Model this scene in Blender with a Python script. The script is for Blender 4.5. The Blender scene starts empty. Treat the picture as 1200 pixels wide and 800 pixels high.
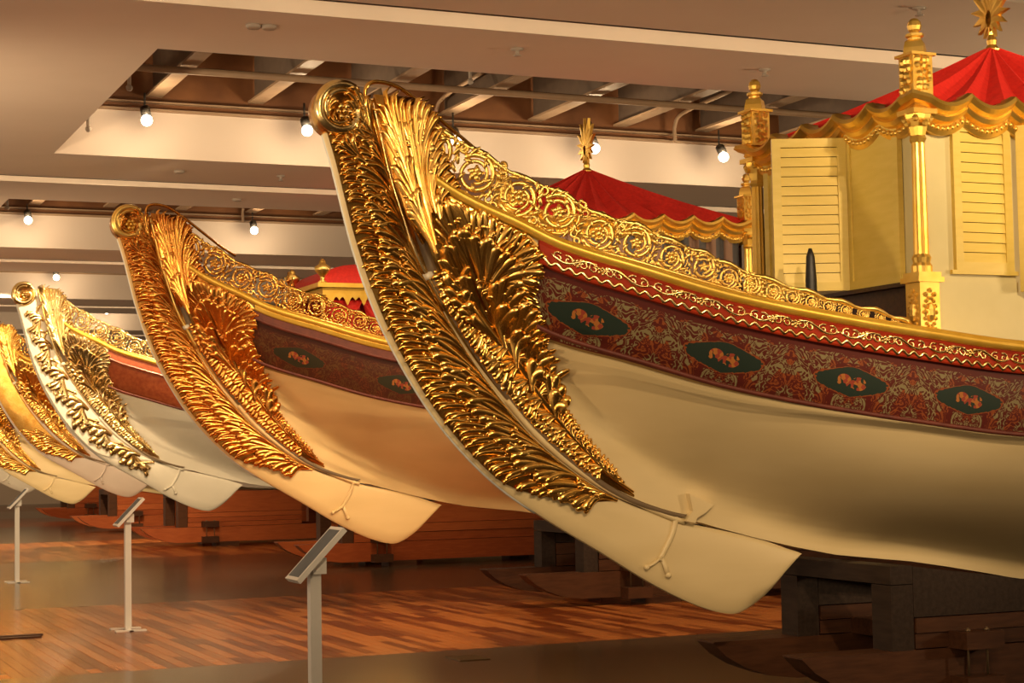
import bpy, bmesh, math, random
import numpy as np
from mathutils import Vector, Matrix

# ------------------------------------------------------------------ camera
F = 2085.0                                   # focal length in pixels of the 1200 x 800 frame
def _n(a): return a / np.linalg.norm(a)
_v = _n(np.array([-900., 145., F]))          # world Y (row of barges) in camera axes (right, down, forward)
_u = np.array([4840., 46., F]); _u = _n(_u - _v * _u.dot(_v))   # world X (length of the barges)
_w = np.cross(_u, _v)                        # world Z
CAM = np.array([0., 0., 1.58])
S = bpy.context.scene
col = S.collection
cd = bpy.data.cameras.new('camera'); cam = bpy.data.objects.new('camera', cd); col.objects.link(cam)
cd.sensor_width = 36.0; cd.lens = F / 1200 * 36.0; cd.clip_end = 300
cam.matrix_world = Matrix(((_u[0], -_u[1], -_u[2], CAM[0]), (_v[0], -_v[1], -_v[2], CAM[1]),
                           (_w[0], -_w[1], -_w[2], CAM[2]), (0, 0, 0, 1)))
S.camera = cam

# ------------------------------------------------------------------ world, exposure, lamps
W = bpy.data.worlds.new('world'); S.world = W; W.use_nodes = True
W.node_tree.nodes['Background'].inputs[0].default_value = (1.0, .70, .43, 1)
W.node_tree.nodes['Background'].inputs[1].default_value = .6
S.view_settings.view_transform = 'Standard'; S.view_settings.look = 'None'
S.view_settings.exposure = 0.0; S.view_settings.gamma = 1.0; S.view_settings.use_curve_mapping = False
WARM = (1.0, .71, .40)
def spot(loc, aim, power, deg=50, blend=.6, rad=.08, color=WARM):
    l = bpy.data.lights.new('spot_lamp', 'SPOT'); l.energy = power; l.color = color
    l.spot_size = math.radians(deg); l.spot_blend = blend; l.shadow_soft_size = rad
    o = bpy.data.objects.new('spot_lamp', l); col.objects.link(o); o.location = loc
    d = Vector(aim) - Vector(loc); o.rotation_euler = d.to_track_quat('-Z', 'Y').to_euler()
    return o
# track lamps of the ceiling slots, each aimed at the side of a barge
spot((1.2, 1.5, 5.3), (3.6, 9.6, 2.8), 560, 40)
spot((3.6, 1.5, 5.3), (5.0, 9.55, 1.1), 1000, 32)
spot((6.6, 1.5, 5.3), (7.2, 9.0, 3.1), 1250, 34)
# added unseen spots, standing in for light bounced up onto the ceiling
for u_, v_, du, p_ in ((-1.6, 0.5, 6, 600), (-1.6, 8.5, 6, 600), (-1.6, 17.5, 6, 900), (-1.6, 27.5, 6, 1100), (-1.6, 38.0, 7, 1200), (-1.6, 49.0, 7, 1200),
                       (13.0, 3.0, -4, 1100), (16.0, 12.0, -4, 900), (24.0, 22.0, -6, 1100), (32.0, 34.0, -8, 1400)):
    spot((u_, v_, 2.6), (u_ + du, v_ + 4.0, 5.6), p_, 120, .9, .25)
spot((6.2, 2.0, 5.2), (7.6, 9.3, 3.9), 800, 26)  # added unseen lamp that brightens the pavilion roof
spot((2.4, 6.4, 5.75), (5.9, 9.4, 3.2), 650, 34, .1, .03)
spot((2.6, 11.7, 5.6), (4.2, 17.0, 2.2), 450, 52)
spot((6.6, 11.7, 5.6), (6.6, 17.0, 1.8), 500, 56)
spot((9.5, 11.7, 5.6), (8.8, 17.0, 3.2), 350, 50)
spot((4.6, 18.6, 5.7), (5.2, 24.4, 1.4), 900, 50)
spot((7.6, 18.6, 5.7), (7.6, 24.4, 2.4), 600, 56)
spot((5.4, 27.4, 5.7), (5.0, 32.0, 1.6), 500, 60)
spot((5.6, 32.2, 5.3), (5.6, 39.4, 1.4), 600, 60)
spot((5.5, 42.2, 5.5), (6.0, 46.9, 1.2), 600, 70)
spot((4.6, 12.0, 5.3), (3.2, 16.0, 0), 800, 70)
spot((5.2, 22.2, 5.3), (3.0, 31.0, 0), 1400, 70)
spot((5.8, 32.2, 5.3), (5.0, 36.0, 0), 1800, 80)
spot((8.5, 12.0, 5.3), (7.0, 16.5, 0), 800, 70)

# ------------------------------------------------------------------ pixel -> world helpers
def ray(px, py):
    c = np.array([(px - 600) / F, (py - 400) / F, 1.0])
    return np.array([_u.dot(c), _v.dot(c), _w.dot(c)])
def on_y(px, py, Y):
    r = ray(px, py); return CAM + r * (Y / r[1])
ROOT = np.array([5.58, 9.62, 0.0])           # base point of the nearest barge, on its centre plane
def cl(px, py):                              # point of the centre plane, barge coordinates (x, z)
    p = on_y(px, py, ROOT[1]) - ROOT; return np.array([p[0], p[2]])
def pchip(xs, ys):
    xs = np.array(xs, float); ys = np.array(ys, float); h = np.diff(xs); d = np.diff(ys) / h
    m = np.zeros(len(xs)); m[0] = d[0]; m[-1] = d[-1]
    for i in range(1, len(xs) - 1):
        if d[i-1] * d[i] > 0:
            w1 = 2*h[i] + h[i-1]; w2 = h[i] + 2*h[i-1]; m[i] = (w1 + w2) / (w1/d[i-1] + w2/d[i])
    def f(x):
        x = np.asarray(x, float); xc = np.clip(x, xs[0], xs[-1])
        i = np.clip(np.searchsorted(xs, xc) - 1, 0, len(xs) - 2)
        t = (xc - xs[i]) / h[i]
        return ((1+2*t)*(1-t)**2*ys[i] + t*(1-t)**2*h[i]*m[i] + t*t*(3-2*t)*ys[i+1] + t*t*(t-1)*h[i]*m[i+1])
    return f
def catmull(P, n):
    P = np.array(P, float); out = []
    Q = np.vstack([2*P[0]-P[1], P, 2*P[-1]-P[-2]])
    for i in range(len(P) - 1):
        p0, p1, p2, p3 = Q[i:i+4]
        for k in range(n):
            t = k / n
            out.append(.5*((2*p1)+(-p0+p2)*t+(2*p0-5*p1+4*p2-p3)*t*t+(-p0+3*p1-3*p2+p3)*t**3))
    out.append(P[-1]); return np.array(out)

# ------------------------------------------------------------------ hull surface of the big barges
bw = pchip([x - ROOT[0] for x in (3.0, 3.15, 3.6, 4.2, 5.0, 5.7, 6.42, 7.5, 9.0, 13.0, 18.0, 21.0)],
           [.05, .06, .20, .43, .70, .87, 1.0, 1.12, 1.20, 1.22, .9, .12])
_j = [cl(*p) for p in ((429,106),(440,150),(455,200),(470,250),(487,300),(500,335),(520,372),(550,420),(585,468),(622,510),(660,546),(700,576),(745,597),(785,608))]
_k = [cl(*p) for p in ((812,611),(850,622),(900,634),(972,649),(1062,657),(1135,668),(1200,678))]
_x = [p[0] for p in _j + _k]; _z = [p[1] for p in _j + _k]
_x += [3.2, 6, 9, 12.5, 15.0, 15.6]; _z += [_z[-1] - .03, .60, .60, .72, 1.5, 2.4]
zl = pchip(_x, _z)
HINGE_X = _j[-1][0]
_s = []
for p in ((438,122),(455,152),(480,190),(515,222),(560,248),(600,266),(650,291),(750,322.5),(850,352.5),(950,374),(1078,396),(1200,413)):
    X = 4.0
    for _ in range(30):                       # meet the curved side of the hull
        q = on_y(*p, ROOT[1] - float(bw(X - ROOT[0]))); X = q[0]
    _s.append((q[0] - ROOT[0], q[2]))
sx = [a for a, b in _s] + [3.0, 6, 10, 14, 15.6]; sz = [b for a, b in _s] + [_s[-1][1] - .07, 1.95, 2.0, 2.5, 3.0]
zs = pchip(sx, sz)
skeg = pchip([cl(p, 500)[0] for p in (430, 560, 650, 700, 800, 900, 1000)] + [6, 15], [.34, .40, .41, .33, .18, .095, .055, .04, .04])
def B(x, z):                                  # half breadth of the hull at (x, z)
    x = np.asarray(x, float); z = np.asarray(z, float)
    lo = zl(x); hi = zs(x); t = np.clip((z - lo) / np.maximum(hi - lo, .02), 0, 1)
    k = skeg(x); tau = np.clip((t - k) / (1 - k), 0, 1)
    q = np.clip((x + .8) / 2.0, 0, 1); g = 1 - (1 - tau) ** (2.1 + 1.3*q*q*(3 - 2*q))
    g = g * tau / (tau + .07) * 1.07
    return .05 + (bw(x) - .05) * g
def surf(px, py):                             # photo pixel -> barge (x, z) on the hull side
    lo, hi = 6.5, ROOT[1] - .02
    f = lambda Y: (lambda q: Y - (ROOT[1] - float(B(q[0] - ROOT[0], q[2]))))(on_y(px, py, Y))
    ys = np.linspace(lo, hi, 60); prev = f(ys[0]); Y = hi
    for a, b in zip(ys[:-1], ys[1:]):
        nxt = f(b)
        if prev < 0 <= nxt:
            for _ in range(25):
                m = (a + b) / 2
                if f(m) < 0: a = m
                else: b = m
            Y = b; break
        prev = nxt
    q = on_y(px, py, Y) - ROOT; return np.array([q[0], q[2]])

# ------------------------------------------------------------------ materials
MATS = {}
def mat(name, c1, c2=None, rough=.5, metal=0.0, scale=6.0, bump=0.0, stretch=(1, 1, 1), coat=0.0, rand=0.0, detail=4.0, emis=None):
    m = bpy.data.materials.new(name); m.use_nodes = True; nt = m.node_tree; N = nt.nodes; L = nt.links
    b = N['Principled BSDF']; b.inputs['Roughness'].default_value = rough; b.inputs['Metallic'].default_value = metal
    if coat: b.inputs['Coat Weight'].default_value = coat; b.inputs['Coat Roughness'].default_value = .12
    tc = N.new('ShaderNodeTexCoord'); mp = N.new('ShaderNodeMapping'); mp.inputs['Scale'].default_value = stretch
    L.new(tc.outputs['Object'], mp.inputs[0])
    no = N.new('ShaderNodeTexNoise'); no.inputs['Scale'].default_value = scale; no.inputs['Detail'].default_value = detail
    L.new(mp.outputs[0], no.inputs['Vector'])
    r = N.new('ShaderNodeValToRGB'); r.color_ramp.elements[0].position = .32; r.color_ramp.elements[1].position = .68
    r.color_ramp.elements[0].color = (*c1, 1); r.color_ramp.elements[1].color = (*(c2 or c1), 1)
    src = no.outputs['Fac']
    if rand:
        oi = N.new('ShaderNodeObjectInfo'); ge = N.new('ShaderNodeNewGeometry'); add = N.new('ShaderNodeMath'); fr = N.new('ShaderNodeMath'); fr.operation = 'FRACT'
        L.new(oi.outputs['Random'], add.inputs[0]); L.new(ge.outputs['Random Per Island'], add.inputs[1]); L.new(add.outputs[0], fr.inputs[0])
        mx = N.new('ShaderNodeMix'); mx.inputs[0].default_value = rand
        L.new(no.outputs['Fac'], mx.inputs[2]); L.new(fr.outputs[0], mx.inputs[3]); src = mx.outputs[0]
    L.new(src, r.inputs[0]); L.new(r.outputs[0], b.inputs['Base Color'])
    if bump:
        bp = N.new('ShaderNodeBump'); bp.inputs['Strength'].default_value = bump; bp.inputs['Distance'].default_value = .01
        L.new(no.outputs['Fac'], bp.inputs['Height']); L.new(bp.outputs[0], b.inputs['Normal'])
    if emis: b.inputs['Emission Color'].default_value = (*emis[0], 1); b.inputs['Emission Strength'].default_value = emis[1]
    MATS[name] = m; return m
gold      = mat('gold_leaf', (.78,.40,.07), (.95,.60,.17), .22, 1.0, 9, .15)
goldpale  = mat('gold_bright', (.86,.56,.12), (.98,.72,.25), .34, 1.0, 9, .1)
copper    = mat('gold_reddish', (.66,.25,.045), (.90,.46,.10), .24, 1.0, 9, .15)
goldwhite = mat('gold_pale', (.80,.52,.16), (.95,.76,.40), .22, 1.0, 9, .1)
goldpaint = mat('gold_paint', (.72,.43,.05), (.80,.52,.09), .38, .55, 7, .1)
cornicegold = mat('cornice_gold', (.88,.54,.09), (.96,.66,.17), .34, .85, 8, .1)
cream     = mat('cream_paint', (.62,.49,.26), (.68,.55,.31), .42, 0, 2.2, .03, (.4,1,2))
creamwarm = mat('ivory_paint', (.70,.50,.23), (.78,.57,.28), .42, 0, 2.2, .03, (.4,1,2))
white     = mat('white_paint', (.72,.68,.56), (.78,.74,.62), .42, 0, 2.2, .03)
mauve     = mat('pale_mauve_paint', (.50,.42,.35), (.54,.46,.39), .45, 0, 2.2, .03)
postshade = mat('shaded_post_paint', (.13,.085,.045), (.17,.115,.06), .6)  # shadow of the rudder gap put into the post colour
greyedge  = mat('pale_edge_paint', (.62,.64,.62), (.70,.71,.68), .45)
redfrieze = mat('red_frieze_paint', (.27,.022,.006), (.33,.030,.008), .6, 0, 12)
redfrieze.node_tree.nodes['Principled BSDF'].inputs['Specular IOR Level'].default_value = .15
maroon    = mat('maroon_paint', (.085,.014,.008), (.13,.024,.012), .6, 0, 12)
redbrown  = mat('red_brown_band_paint', (.26,.05,.018), (.36,.09,.03), .35, 0, 22, 0, (1,1,1))
darkwood  = mat('dark_deck_wood', (.045,.016,.008), (.075,.028,.012), .45, 0, 6, .1, (1,6,6))
redcloth  = mat('red_cloth', (.50,.012,.008), (.62,.020,.012), .75, 0, 30, .1)
brightcloth = mat('bright_red_cloth', (.70,.014,.009), (.80,.024,.014), .75, 0, 30, .1)
darkcloth = mat('deep_red_cloth', (.30,.006,.006), (.38,.010,.008), .8, 0, 30, .1)
yellowwood= mat('yellow_cream_paint', (.76,.575,.12), (.82,.63,.16), .42, 0, 5, .05, (1,1,5))
sage      = mat('sage_paint', (.68,.60,.30), (.72,.64,.34), .5, 0, 5)
blackgap  = mat('slat_gap_shade', (.012,.008,.006), (.02,.012,.008), .7)  # black that stands for the shade between shutter slats
cradlewood= mat('lit_mahogany_cradle', (.24,.048,.012), (.36,.090,.024), .42, 0, 5, .15, (1,7,7), .15, .35)  # mahogany with the red light on it put into its colour
cradleshade= mat('shaded_cradle_timber', (.040,.016,.009), (.080,.032,.015), .5, 0, 5, .15, (1,7,7), .1, .3)  # shadow under the barges put into the timber colour
cradleface= mat('shaded_face_timber', (.026,.017,.013), (.042,.027,.020), .55, 0, 5, .1, (7,1,7))  # front timbers, darkened in colour for the same shadow
ventmetal = mat('bronze_vent', (.16,.11,.06), (.20,.14,.08), .4, .6, 8)
steel     = mat('brushed_steel', (.72,.70,.66), (.78,.76,.72), .36, .15, 8, .03, (1,1,.2))
panelgrey = mat('panel_grey', (.085,.10,.115), (.11,.125,.14), .6)
pipepaint = mat('beam_paint', (.34,.23,.15), (.40,.28,.18), .55, 0, 5)
webpaint  = mat('beam_web_paint', (.12,.09,.07), (.15,.11,.085), .6)
roofdeck  = mat('roof_deck_brown', (.16,.062,.022), (.22,.09,.032), .6, 0, 3, .05)
plaster   = mat('ceiling_plaster', (.74,.64,.56), (.77,.67,.59), .7, 0, 1.2, .02)
wallplaster = mat('wall_plaster', (.66,.52,.40), (.70,.56,.44), .8, 0, .7, .02)
frontwall = mat('front_wall_brown', (.16,.10,.06), (.20,.13,.08), .8, 0, .7)
parquet   = mat('parquet_wood', (.17,.036,.008), (.48,.16,.04), .24, 0, 4, .03, (14,1.2,1), .25, .7)
darkfloor = mat('dark_floor_wood', (.060,.038,.022), (.095,.062,.038), .20, 0, 5, .04, (.6,14,1), .3)
floorbase = mat('floor_joint', (.06,.02,.008), (.08,.03,.01), .6)
for m_, v_ in ((cradlewood, .3), (cradleshade, .15), (cradleface, .12), (parquet, .32), (darkfloor, .35)): m_.node_tree.nodes['Principled BSDF'].inputs['Specular IOR Level'].default_value = v_
for m_ in (cradleshade, parquet, darkfloor): m_.node_tree.nodes['Principled BSDF'].inputs['Coat Weight'].default_value *= .4
lampglow  = mat('lamp_glow', (1,1,1), None, .5, emis=((1,.86,.66), 14))
stripglow = mat('strip_glow', (1,1,1), None, .5, emis=((1,.80,.48), 4.0))
fitting   = mat('fitting_white', (.5,.45,.40), None, .5)
black     = mat('black_metal', (.02,.018,.016), None, .45)
def stripes():
    m = mat('striped_curtain', (.10,.09,.08), None, .85); nt = m.node_tree; N = nt.nodes; L = nt.links
    tc = N.new('ShaderNodeTexCoord'); wv = N.new('ShaderNodeTexWave'); wv.inputs['Scale'].default_value = 1.6
    r = N.new('ShaderNodeValToRGB'); r.color_ramp.interpolation = 'CONSTANT'
    r.color_ramp.elements[0].color = (.075,.07,.07,1); r.color_ramp.elements[1].color = (.22,.13,.09,1); r.color_ramp.elements[1].position = .5
    L.new(tc.outputs['Object'], wv.inputs[0]); L.new(wv.outputs['Fac'], r.inputs[0]); L.new(r.outputs[0], N['Principled BSDF'].inputs['Base Color'])
    return m
striped = stripes()
def band_material(name, ground, line1, line2, teal, x0, period):
    m = bpy.data.materials.new(name); m.use_nodes = True; nt = m.node_tree; N = nt.nodes; L = nt.links
    b = N['Principled BSDF']; b.inputs['Roughness'].default_value = .42
    uv = N.new('ShaderNodeUVMap'); uv.uv_map = 'UVMap'; sp = N.new('ShaderNodeSeparateXYZ'); L.new(uv.outputs[0], sp.inputs[0])
    def M(op, a, b_=None, c=None):
        n = N.new('ShaderNodeMath'); n.operation = op
        for i, v in enumerate((a, b_, c)):
            if v is None: continue
            if isinstance(v, (int, float)): n.inputs[i].default_value = v
            else: L.new(v, n.inputs[i])
        return n.outputs[0]
    fu = M('MULTIPLY', M('SUBTRACT', M('FRACT', M('ADD', M('DIVIDE', M('SUBTRACT', sp.outputs[0], x0), period), .5)), .5), period)
    au = M('ABSOLUTE', fu); vv = M('MULTIPLY', M('SUBTRACT', sp.outputs[1], .47), .36)
    av = M('ABSOLUTE', vv)
    cx = N.new('ShaderNodeCombineXYZ'); L.new(au, cx.inputs[0]); L.new(vv, cx.inputs[1])
    no = N.new('ShaderNodeTexNoise'); no.inputs['Scale'].default_value = 10.5; no.inputs['Detail'].default_value = 1.0; no.inputs['Distortion'].default_value = 3.0
    L.new(cx.outputs[0], no.inputs['Vector'])
    contour = M('ABSOLUTE', M('SUBTRACT', M('FRACT', M('MULTIPLY', no.outputs['Fac'], 4.5)), .5))
    lines = M('LESS_THAN', contour, .18)
    no2 = N.new('ShaderNodeTexNoise'); no2.inputs['Scale'].default_value = 9; L.new(cx.outputs[0], no2.inputs['Vector'])
    sel = M('GREATER_THAN', no2.outputs['Fac'], .53)
    def mix(f, a, b_):
        n = N.new('ShaderNodeMix'); n.data_type = 'RGBA'
        L.new(f, n.inputs[0])
        for i, v in ((6, a), (7, b_)):
            if isinstance(v, tuple): n.inputs[i].default_value = (*v, 1)
            else: L.new(v, n.inputs[i])
        return n.outputs[2]
    lc = mix(sel, line1, line2)
    inside = M('MULTIPLY', lines, M('LESS_THAN', av, .150))
    c = mix(inside, ground, lc)
    e = M('ADD', M('DIVIDE', au, .205), M('POWER', M('DIVIDE', av, .082), 2))
    e = M('ADD', e, M('MULTIPLY', M('SUBTRACT', no.outputs['Fac'], .5), .35))
    c = mix(M('LESS_THAN', e, 1.13), c, line2)
    c = mix(M('LESS_THAN', e, 1.05), c, teal)
    el = lambda cx_, cy_, rx, ry: M('ADD', M('POWER', M('ABSOLUTE', M('DIVIDE', M('SUBTRACT', fu, cx_), rx)), 2), M('POWER', M('ABSOLUTE', M('DIVIDE', M('SUBTRACT', vv, cy_), ry)), 2))
    fl = M('MINIMUM', M('MINIMUM', el(.042, -.006, .046, .038), el(-.045, .008, .040, .032)), el(0, -.012, .085, .020))
    vo = N.new('ShaderNodeTexVoronoi'); vo.inputs['Scale'].default_value = 46
    cx2 = N.new('ShaderNodeCombineXYZ'); L.new(fu, cx2.inputs[0]); L.new(vv, cx2.inputs[1]); L.new(cx2.outputs[0], vo.inputs['Vector'])
    r = N.new('ShaderNodeValToRGB'); r.color_ramp.interpolation = 'CONSTANT'
    r.color_ramp.elements[0].color = (.26,.045,.025,1); r.color_ramp.elements[1].color = (.36,.13,.03,1); r.color_ramp.elements[1].position = .4
    x = r.color_ramp.elements.new(.7); x.color = (*teal, 1)
    L.new(vo.outputs['Color'], r.inputs[0])
    c = mix(M('MULTIPLY', M('LESS_THAN', fl, 1.0), M('LESS_THAN', vo.outputs['Distance'], .75)), c, r.outputs[0])
    c = mix(M('LESS_THAN', sp.outputs[1], .035), c, (.20,.12,.04))
    L.new(c, b.inputs['Base Color']); return m

# ------------------------------------------------------------------ mesh helpers
class MB:
    def __init__(s): s.v = []; s.f = []; s.uv = None
    def add(s, verts, faces):
        o = len(s.v); s.v.extend([tuple(float(c) for c in p) for p in verts]); s.f.extend([tuple(i + o for i in f) for f in faces])
    def box(s, x0, x1, y0, y1, z0, z1):
        s.add([(x0,y0,z0),(x1,y0,z0),(x1,y1,z0),(x0,y1,z0),(x0,y0,z1),(x1,y0,z1),(x1,y1,z1),(x0,y1,z1)],
              [(0,3,2,1),(4,5,6,7),(0,1,5,4),(1,2,6,5),(2,3,7,6),(3,0,4,7)])
    def tube(s, path, rad, n=6, cap=True, sq=(1, 1)):
        P = np.array(path, float); m = len(P); T = np.gradient(P, axis=0); T /= np.maximum(np.linalg.norm(T, axis=1, keepdims=True), 1e-9)
        R = np.full(m, rad, float) if np.isscalar(rad) else np.array(rad, float)
        ref = np.array([0, 0, 1.]) if abs(T[0][2]) < .9 else np.array([0, 1., 0]); vs = []
        a = np.cross(T[0], ref); a /= np.linalg.norm(a)
        for i in range(m):
            a = a - T[i] * a.dot(T[i]); a /= max(np.linalg.norm(a), 1e-9); b = np.cross(T[i], a)
            for k in range(n):
                t = 2*math.pi*k/n; vs.append(P[i] + R[i]*(a*math.cos(t)*sq[0] + b*math.sin(t)*sq[1]))
        fs = [(i*n+k, i*n+(k+1) % n, (i+1)*n+(k+1) % n, (i+1)*n+k) for i in range(m-1) for k in range(n)]
        if cap: fs += [tuple(range(n))[::-1], tuple((m-1)*n+k for k in range(n))]
        s.add(vs, fs)
    def lathe(s, prof, n=16, c=(0, 0, 0), flute=0.0):
        vs = []; m = len(prof)
        for r, z in prof:
            for k in range(n):
                t = 2*math.pi*k/n; rr = r*(1 - (flute if k % 2 else 0)); vs.append((c[0]+rr*math.cos(t), c[1]+rr*math.sin(t), c[2]+z))
        fs = [(i*n+k, i*n+(k+1) % n, (i+1)*n+(k+1) % n, (i+1)*n+k) for i in range(m-1) for k in range(n)]
        fs += [tuple(range(n))[::-1], tuple((m-1)*n+k for k in range(n))]; s.add(vs, fs)
    def ball(s, c, r, n=8, m=5, sc=(1, 1, 1)):
        vs = [(c[0], c[1], c[2]-r*sc[2])]
        for i in range(1, m):
            p = math.pi*i/m
            for k in range(n):
                t = 2*math.pi*k/n; vs.append((c[0]+r*sc[0]*math.sin(p)*math.cos(t), c[1]+r*sc[1]*math.sin(p)*math.sin(t), c[2]-r*sc[2]*math.cos(p)))
        vs.append((c[0], c[1], c[2]+r*sc[2])); last = len(vs)-1
        fs = [(0, 1+(k+1) % n, 1+k) for k in range(n)] + [(last, last-n+k, last-n+(k+1) % n) for k in range(n)]
        fs += [(1+i*n+k, 1+i*n+(k+1) % n, 1+(i+1)*n+(k+1) % n, 1+(i+1)*n+k) for i in range(m-2) for k in range(n)]
        s.add(vs, fs)
    def grid(s, rows):                        # list of rows of points -> quads
        n = len(rows[0]); vs = [p for r in rows for p in r]
        s.add(vs, [(i*n+k, i*n+k+1, (i+1)*n+k+1, (i+1)*n+k) for i in range(len(rows)-1) for k in range(n-1)])
    def prism(s, poly, y0, y1):               # polygon in (x, z), pushed from y0 to y1
        n = len(poly)
        s.add([(x, y0, z) for x, z in poly] + [(x, y1, z) for x, z in poly],
              [tuple(range(n)), tuple(range(2*n-1, n-1, -1))] + [(k, n+k, n+(k+1) % n, (k+1) % n) for k in range(n)])
    def build(s, name, material, parent=None, smooth=False, fix=True, matrix=None):
        me = bpy.data.meshes.new(name); me.from_pydata(s.v, [], s.f)
        if fix:
            bm = bmesh.new(); bm.from_mesh(me); bmesh.ops.recalc_face_normals(bm, faces=bm.faces); bm.to_mesh(me); bm.free()
        if smooth: me.polygons.foreach_set('use_smooth', [True]*len(me.polygons))
        me.materials.append(material); o = bpy.data.objects.new(name, me); col.objects.link(o)
        if parent: o.parent = parent
        if matrix is not None: o.matrix_local = matrix
        return o
def link_copy(src, parent, matrix=None):
    o = src.copy(); col.objects.link(o); o.parent = parent
    if matrix is not None: o.matrix_local = matrix
    return o
def empty(name, loc, label=None, cat=None, group=None):
    o = bpy.data.objects.new(name, None); o.empty_display_size = .2; col.objects.link(o); o.location = loc
    return tag(o, label, cat, group)
def tag(o, label=None, cat=None, group=None, kind=None):
    for k, v in (('label', label), ('category', cat), ('group', group), ('kind', kind)):
        if v: o[k] = v
    return o
def box_obj(name, m, parent, *d):
    b = MB(); b.box(*d); return b.build(name, m, parent, fix=False)
rng = random.Random(7)

# ================================================================== SETTING
CZ = 5.38; FZ = 5.97
floor = tag(box_obj('floor', floorbase, None, -2.5, 34, -4, 66, -.30, -.012), kind='structure')
ZONES = [(13.45, 19.6), (28.4, 35.2), (43.4, 50.0), (57.0, 64.0)]          # parquet bays; dark boards between them
prev = -4
for a, b in ZONES + [(66, 66)]:
    if a > prev: box_obj('dark_boards', darkfloor, floor, -2.5, 34, prev, a - .004, -.012, 0)
    prev = b
PL_W, PL_L = .095, 1.10
pm = MB(); pm.box(0, PL_W - .003, 0, PL_L - .004, -.012, 0); 
first = None; cand = []; rest = MB()
for zi, (a, b) in enumerate(ZONES[:2]):
    nr = int(math.ceil((b - a) / PL_L)) + 1
    for c in range(int(-4 / PL_W), int(24 / PL_W)):
        off = (c * .43 % 1) * PL_L
        for r in range(-1, nr):
            y0 = a + r * PL_L + off - PL_L * .5; y1 = y0 + PL_L - .004
            y0 = max(y0, a); y1 = min(y1, b)
            if y1 - y0 < .06: continue
            cand.append((c * PL_W, y0, y1))
def seen(x, y):
    q = np.array([x, y, -1.58]); cc = np.array([q[0]*_u[i] + q[1]*_v[i] + q[2]*_w[i] for i in range(3)])
    px, py = 600 + F*cc[0]/cc[2], 400 + F*cc[1]/cc[2]; return -20 < px < 930 and py < 820
full = [c for c in cand if c[2] - c[1] > PL_L - .01 and seen(c[0], (c[1]+c[2])/2)]
full.sort(key=lambda c: c[0]**2 + c[1]**2); chosen = set(full[:300])
for x, y0, y1 in cand:
    if (x, y0, y1) in chosen:
        dz = rng.uniform(-.0006, .0006)
        if first is None: first = pm.build('plank', parquet, floor, fix=False); first.location = (x, y0, dz)
        else: o = link_copy(first, floor); o.location = (x, y0, dz)
    else: rest.box(x, x + PL_W - .003, y0, y1, -.012, 0)
tag(rest.build('planks_beyond', parquet, floor, fix=False), kind='stuff')
for a, b in ZONES[2:]: box_obj('parquet_bay', parquet, floor, -2.5, 34, a, b - .004, -.012, 0)
# ceiling: soffit slabs, light troughs, open slots with joists
ceil = MB(); T0, PER, SL0, SL1 = 14.1, 10.17, 16.3, 22.35; U0 = 3.5
Y_A, Y_B, X_A, X_B = -4, 66, -2.5, 34
def slab(x0, x1, y0, y1, z0=CZ, z1=FZ):
    if y1 > y0: ceil.box(x0, x1, max(y0, Y_A), min(y1, Y_B), z0, z1)
slots = []; troughs = []
for k in range(-3, 6):
    t = T0 + PER*k; s0, s1 = SL0 + PER*k, SL1 + PER*k; nt = t + PER
    if s0 > Y_B: break
    if nt < Y_A: continue
    slab(X_A, X_B, t + .5, s0); slab(X_A, U0, s0, s1); slab(X_A, X_B, s1, nt)
    slab(X_A, X_B, nt, nt + .5, CZ + .15)
    slots.append((s0, s1)); troughs.append(nt)
ceiling = tag(ceil.build('ceiling', plaster, None, fix=False), kind='structure')
box_obj('roof_deck', roofdeck, ceiling, X_A, X_B, Y_A, Y_B, 6.95, 7.1)
for t in troughs:
    if -5 < t < 64: box_obj('light_strip', stripglow, ceiling, X_A + .1, X_B - .1, t + .01, t + .05, CZ + .05, CZ + .10); box_obj('trough_gap_shade', black, ceiling, X_A + .05, X_B - .05, t - .035, t, CZ - .004, CZ + .01)  # black strip painting in the dark gap beside each trough
JX = [4.75 + 1.325*i for i in range(-0, 20)]
jb = MB()
jb.box(-.10, .10, 0, 6.05, 0, .03); 
wb = MB(); wb.box(-.012, .012, 0, 6.05, .03, .62); web0 = None
joist0 = None; rib0 = None
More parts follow.
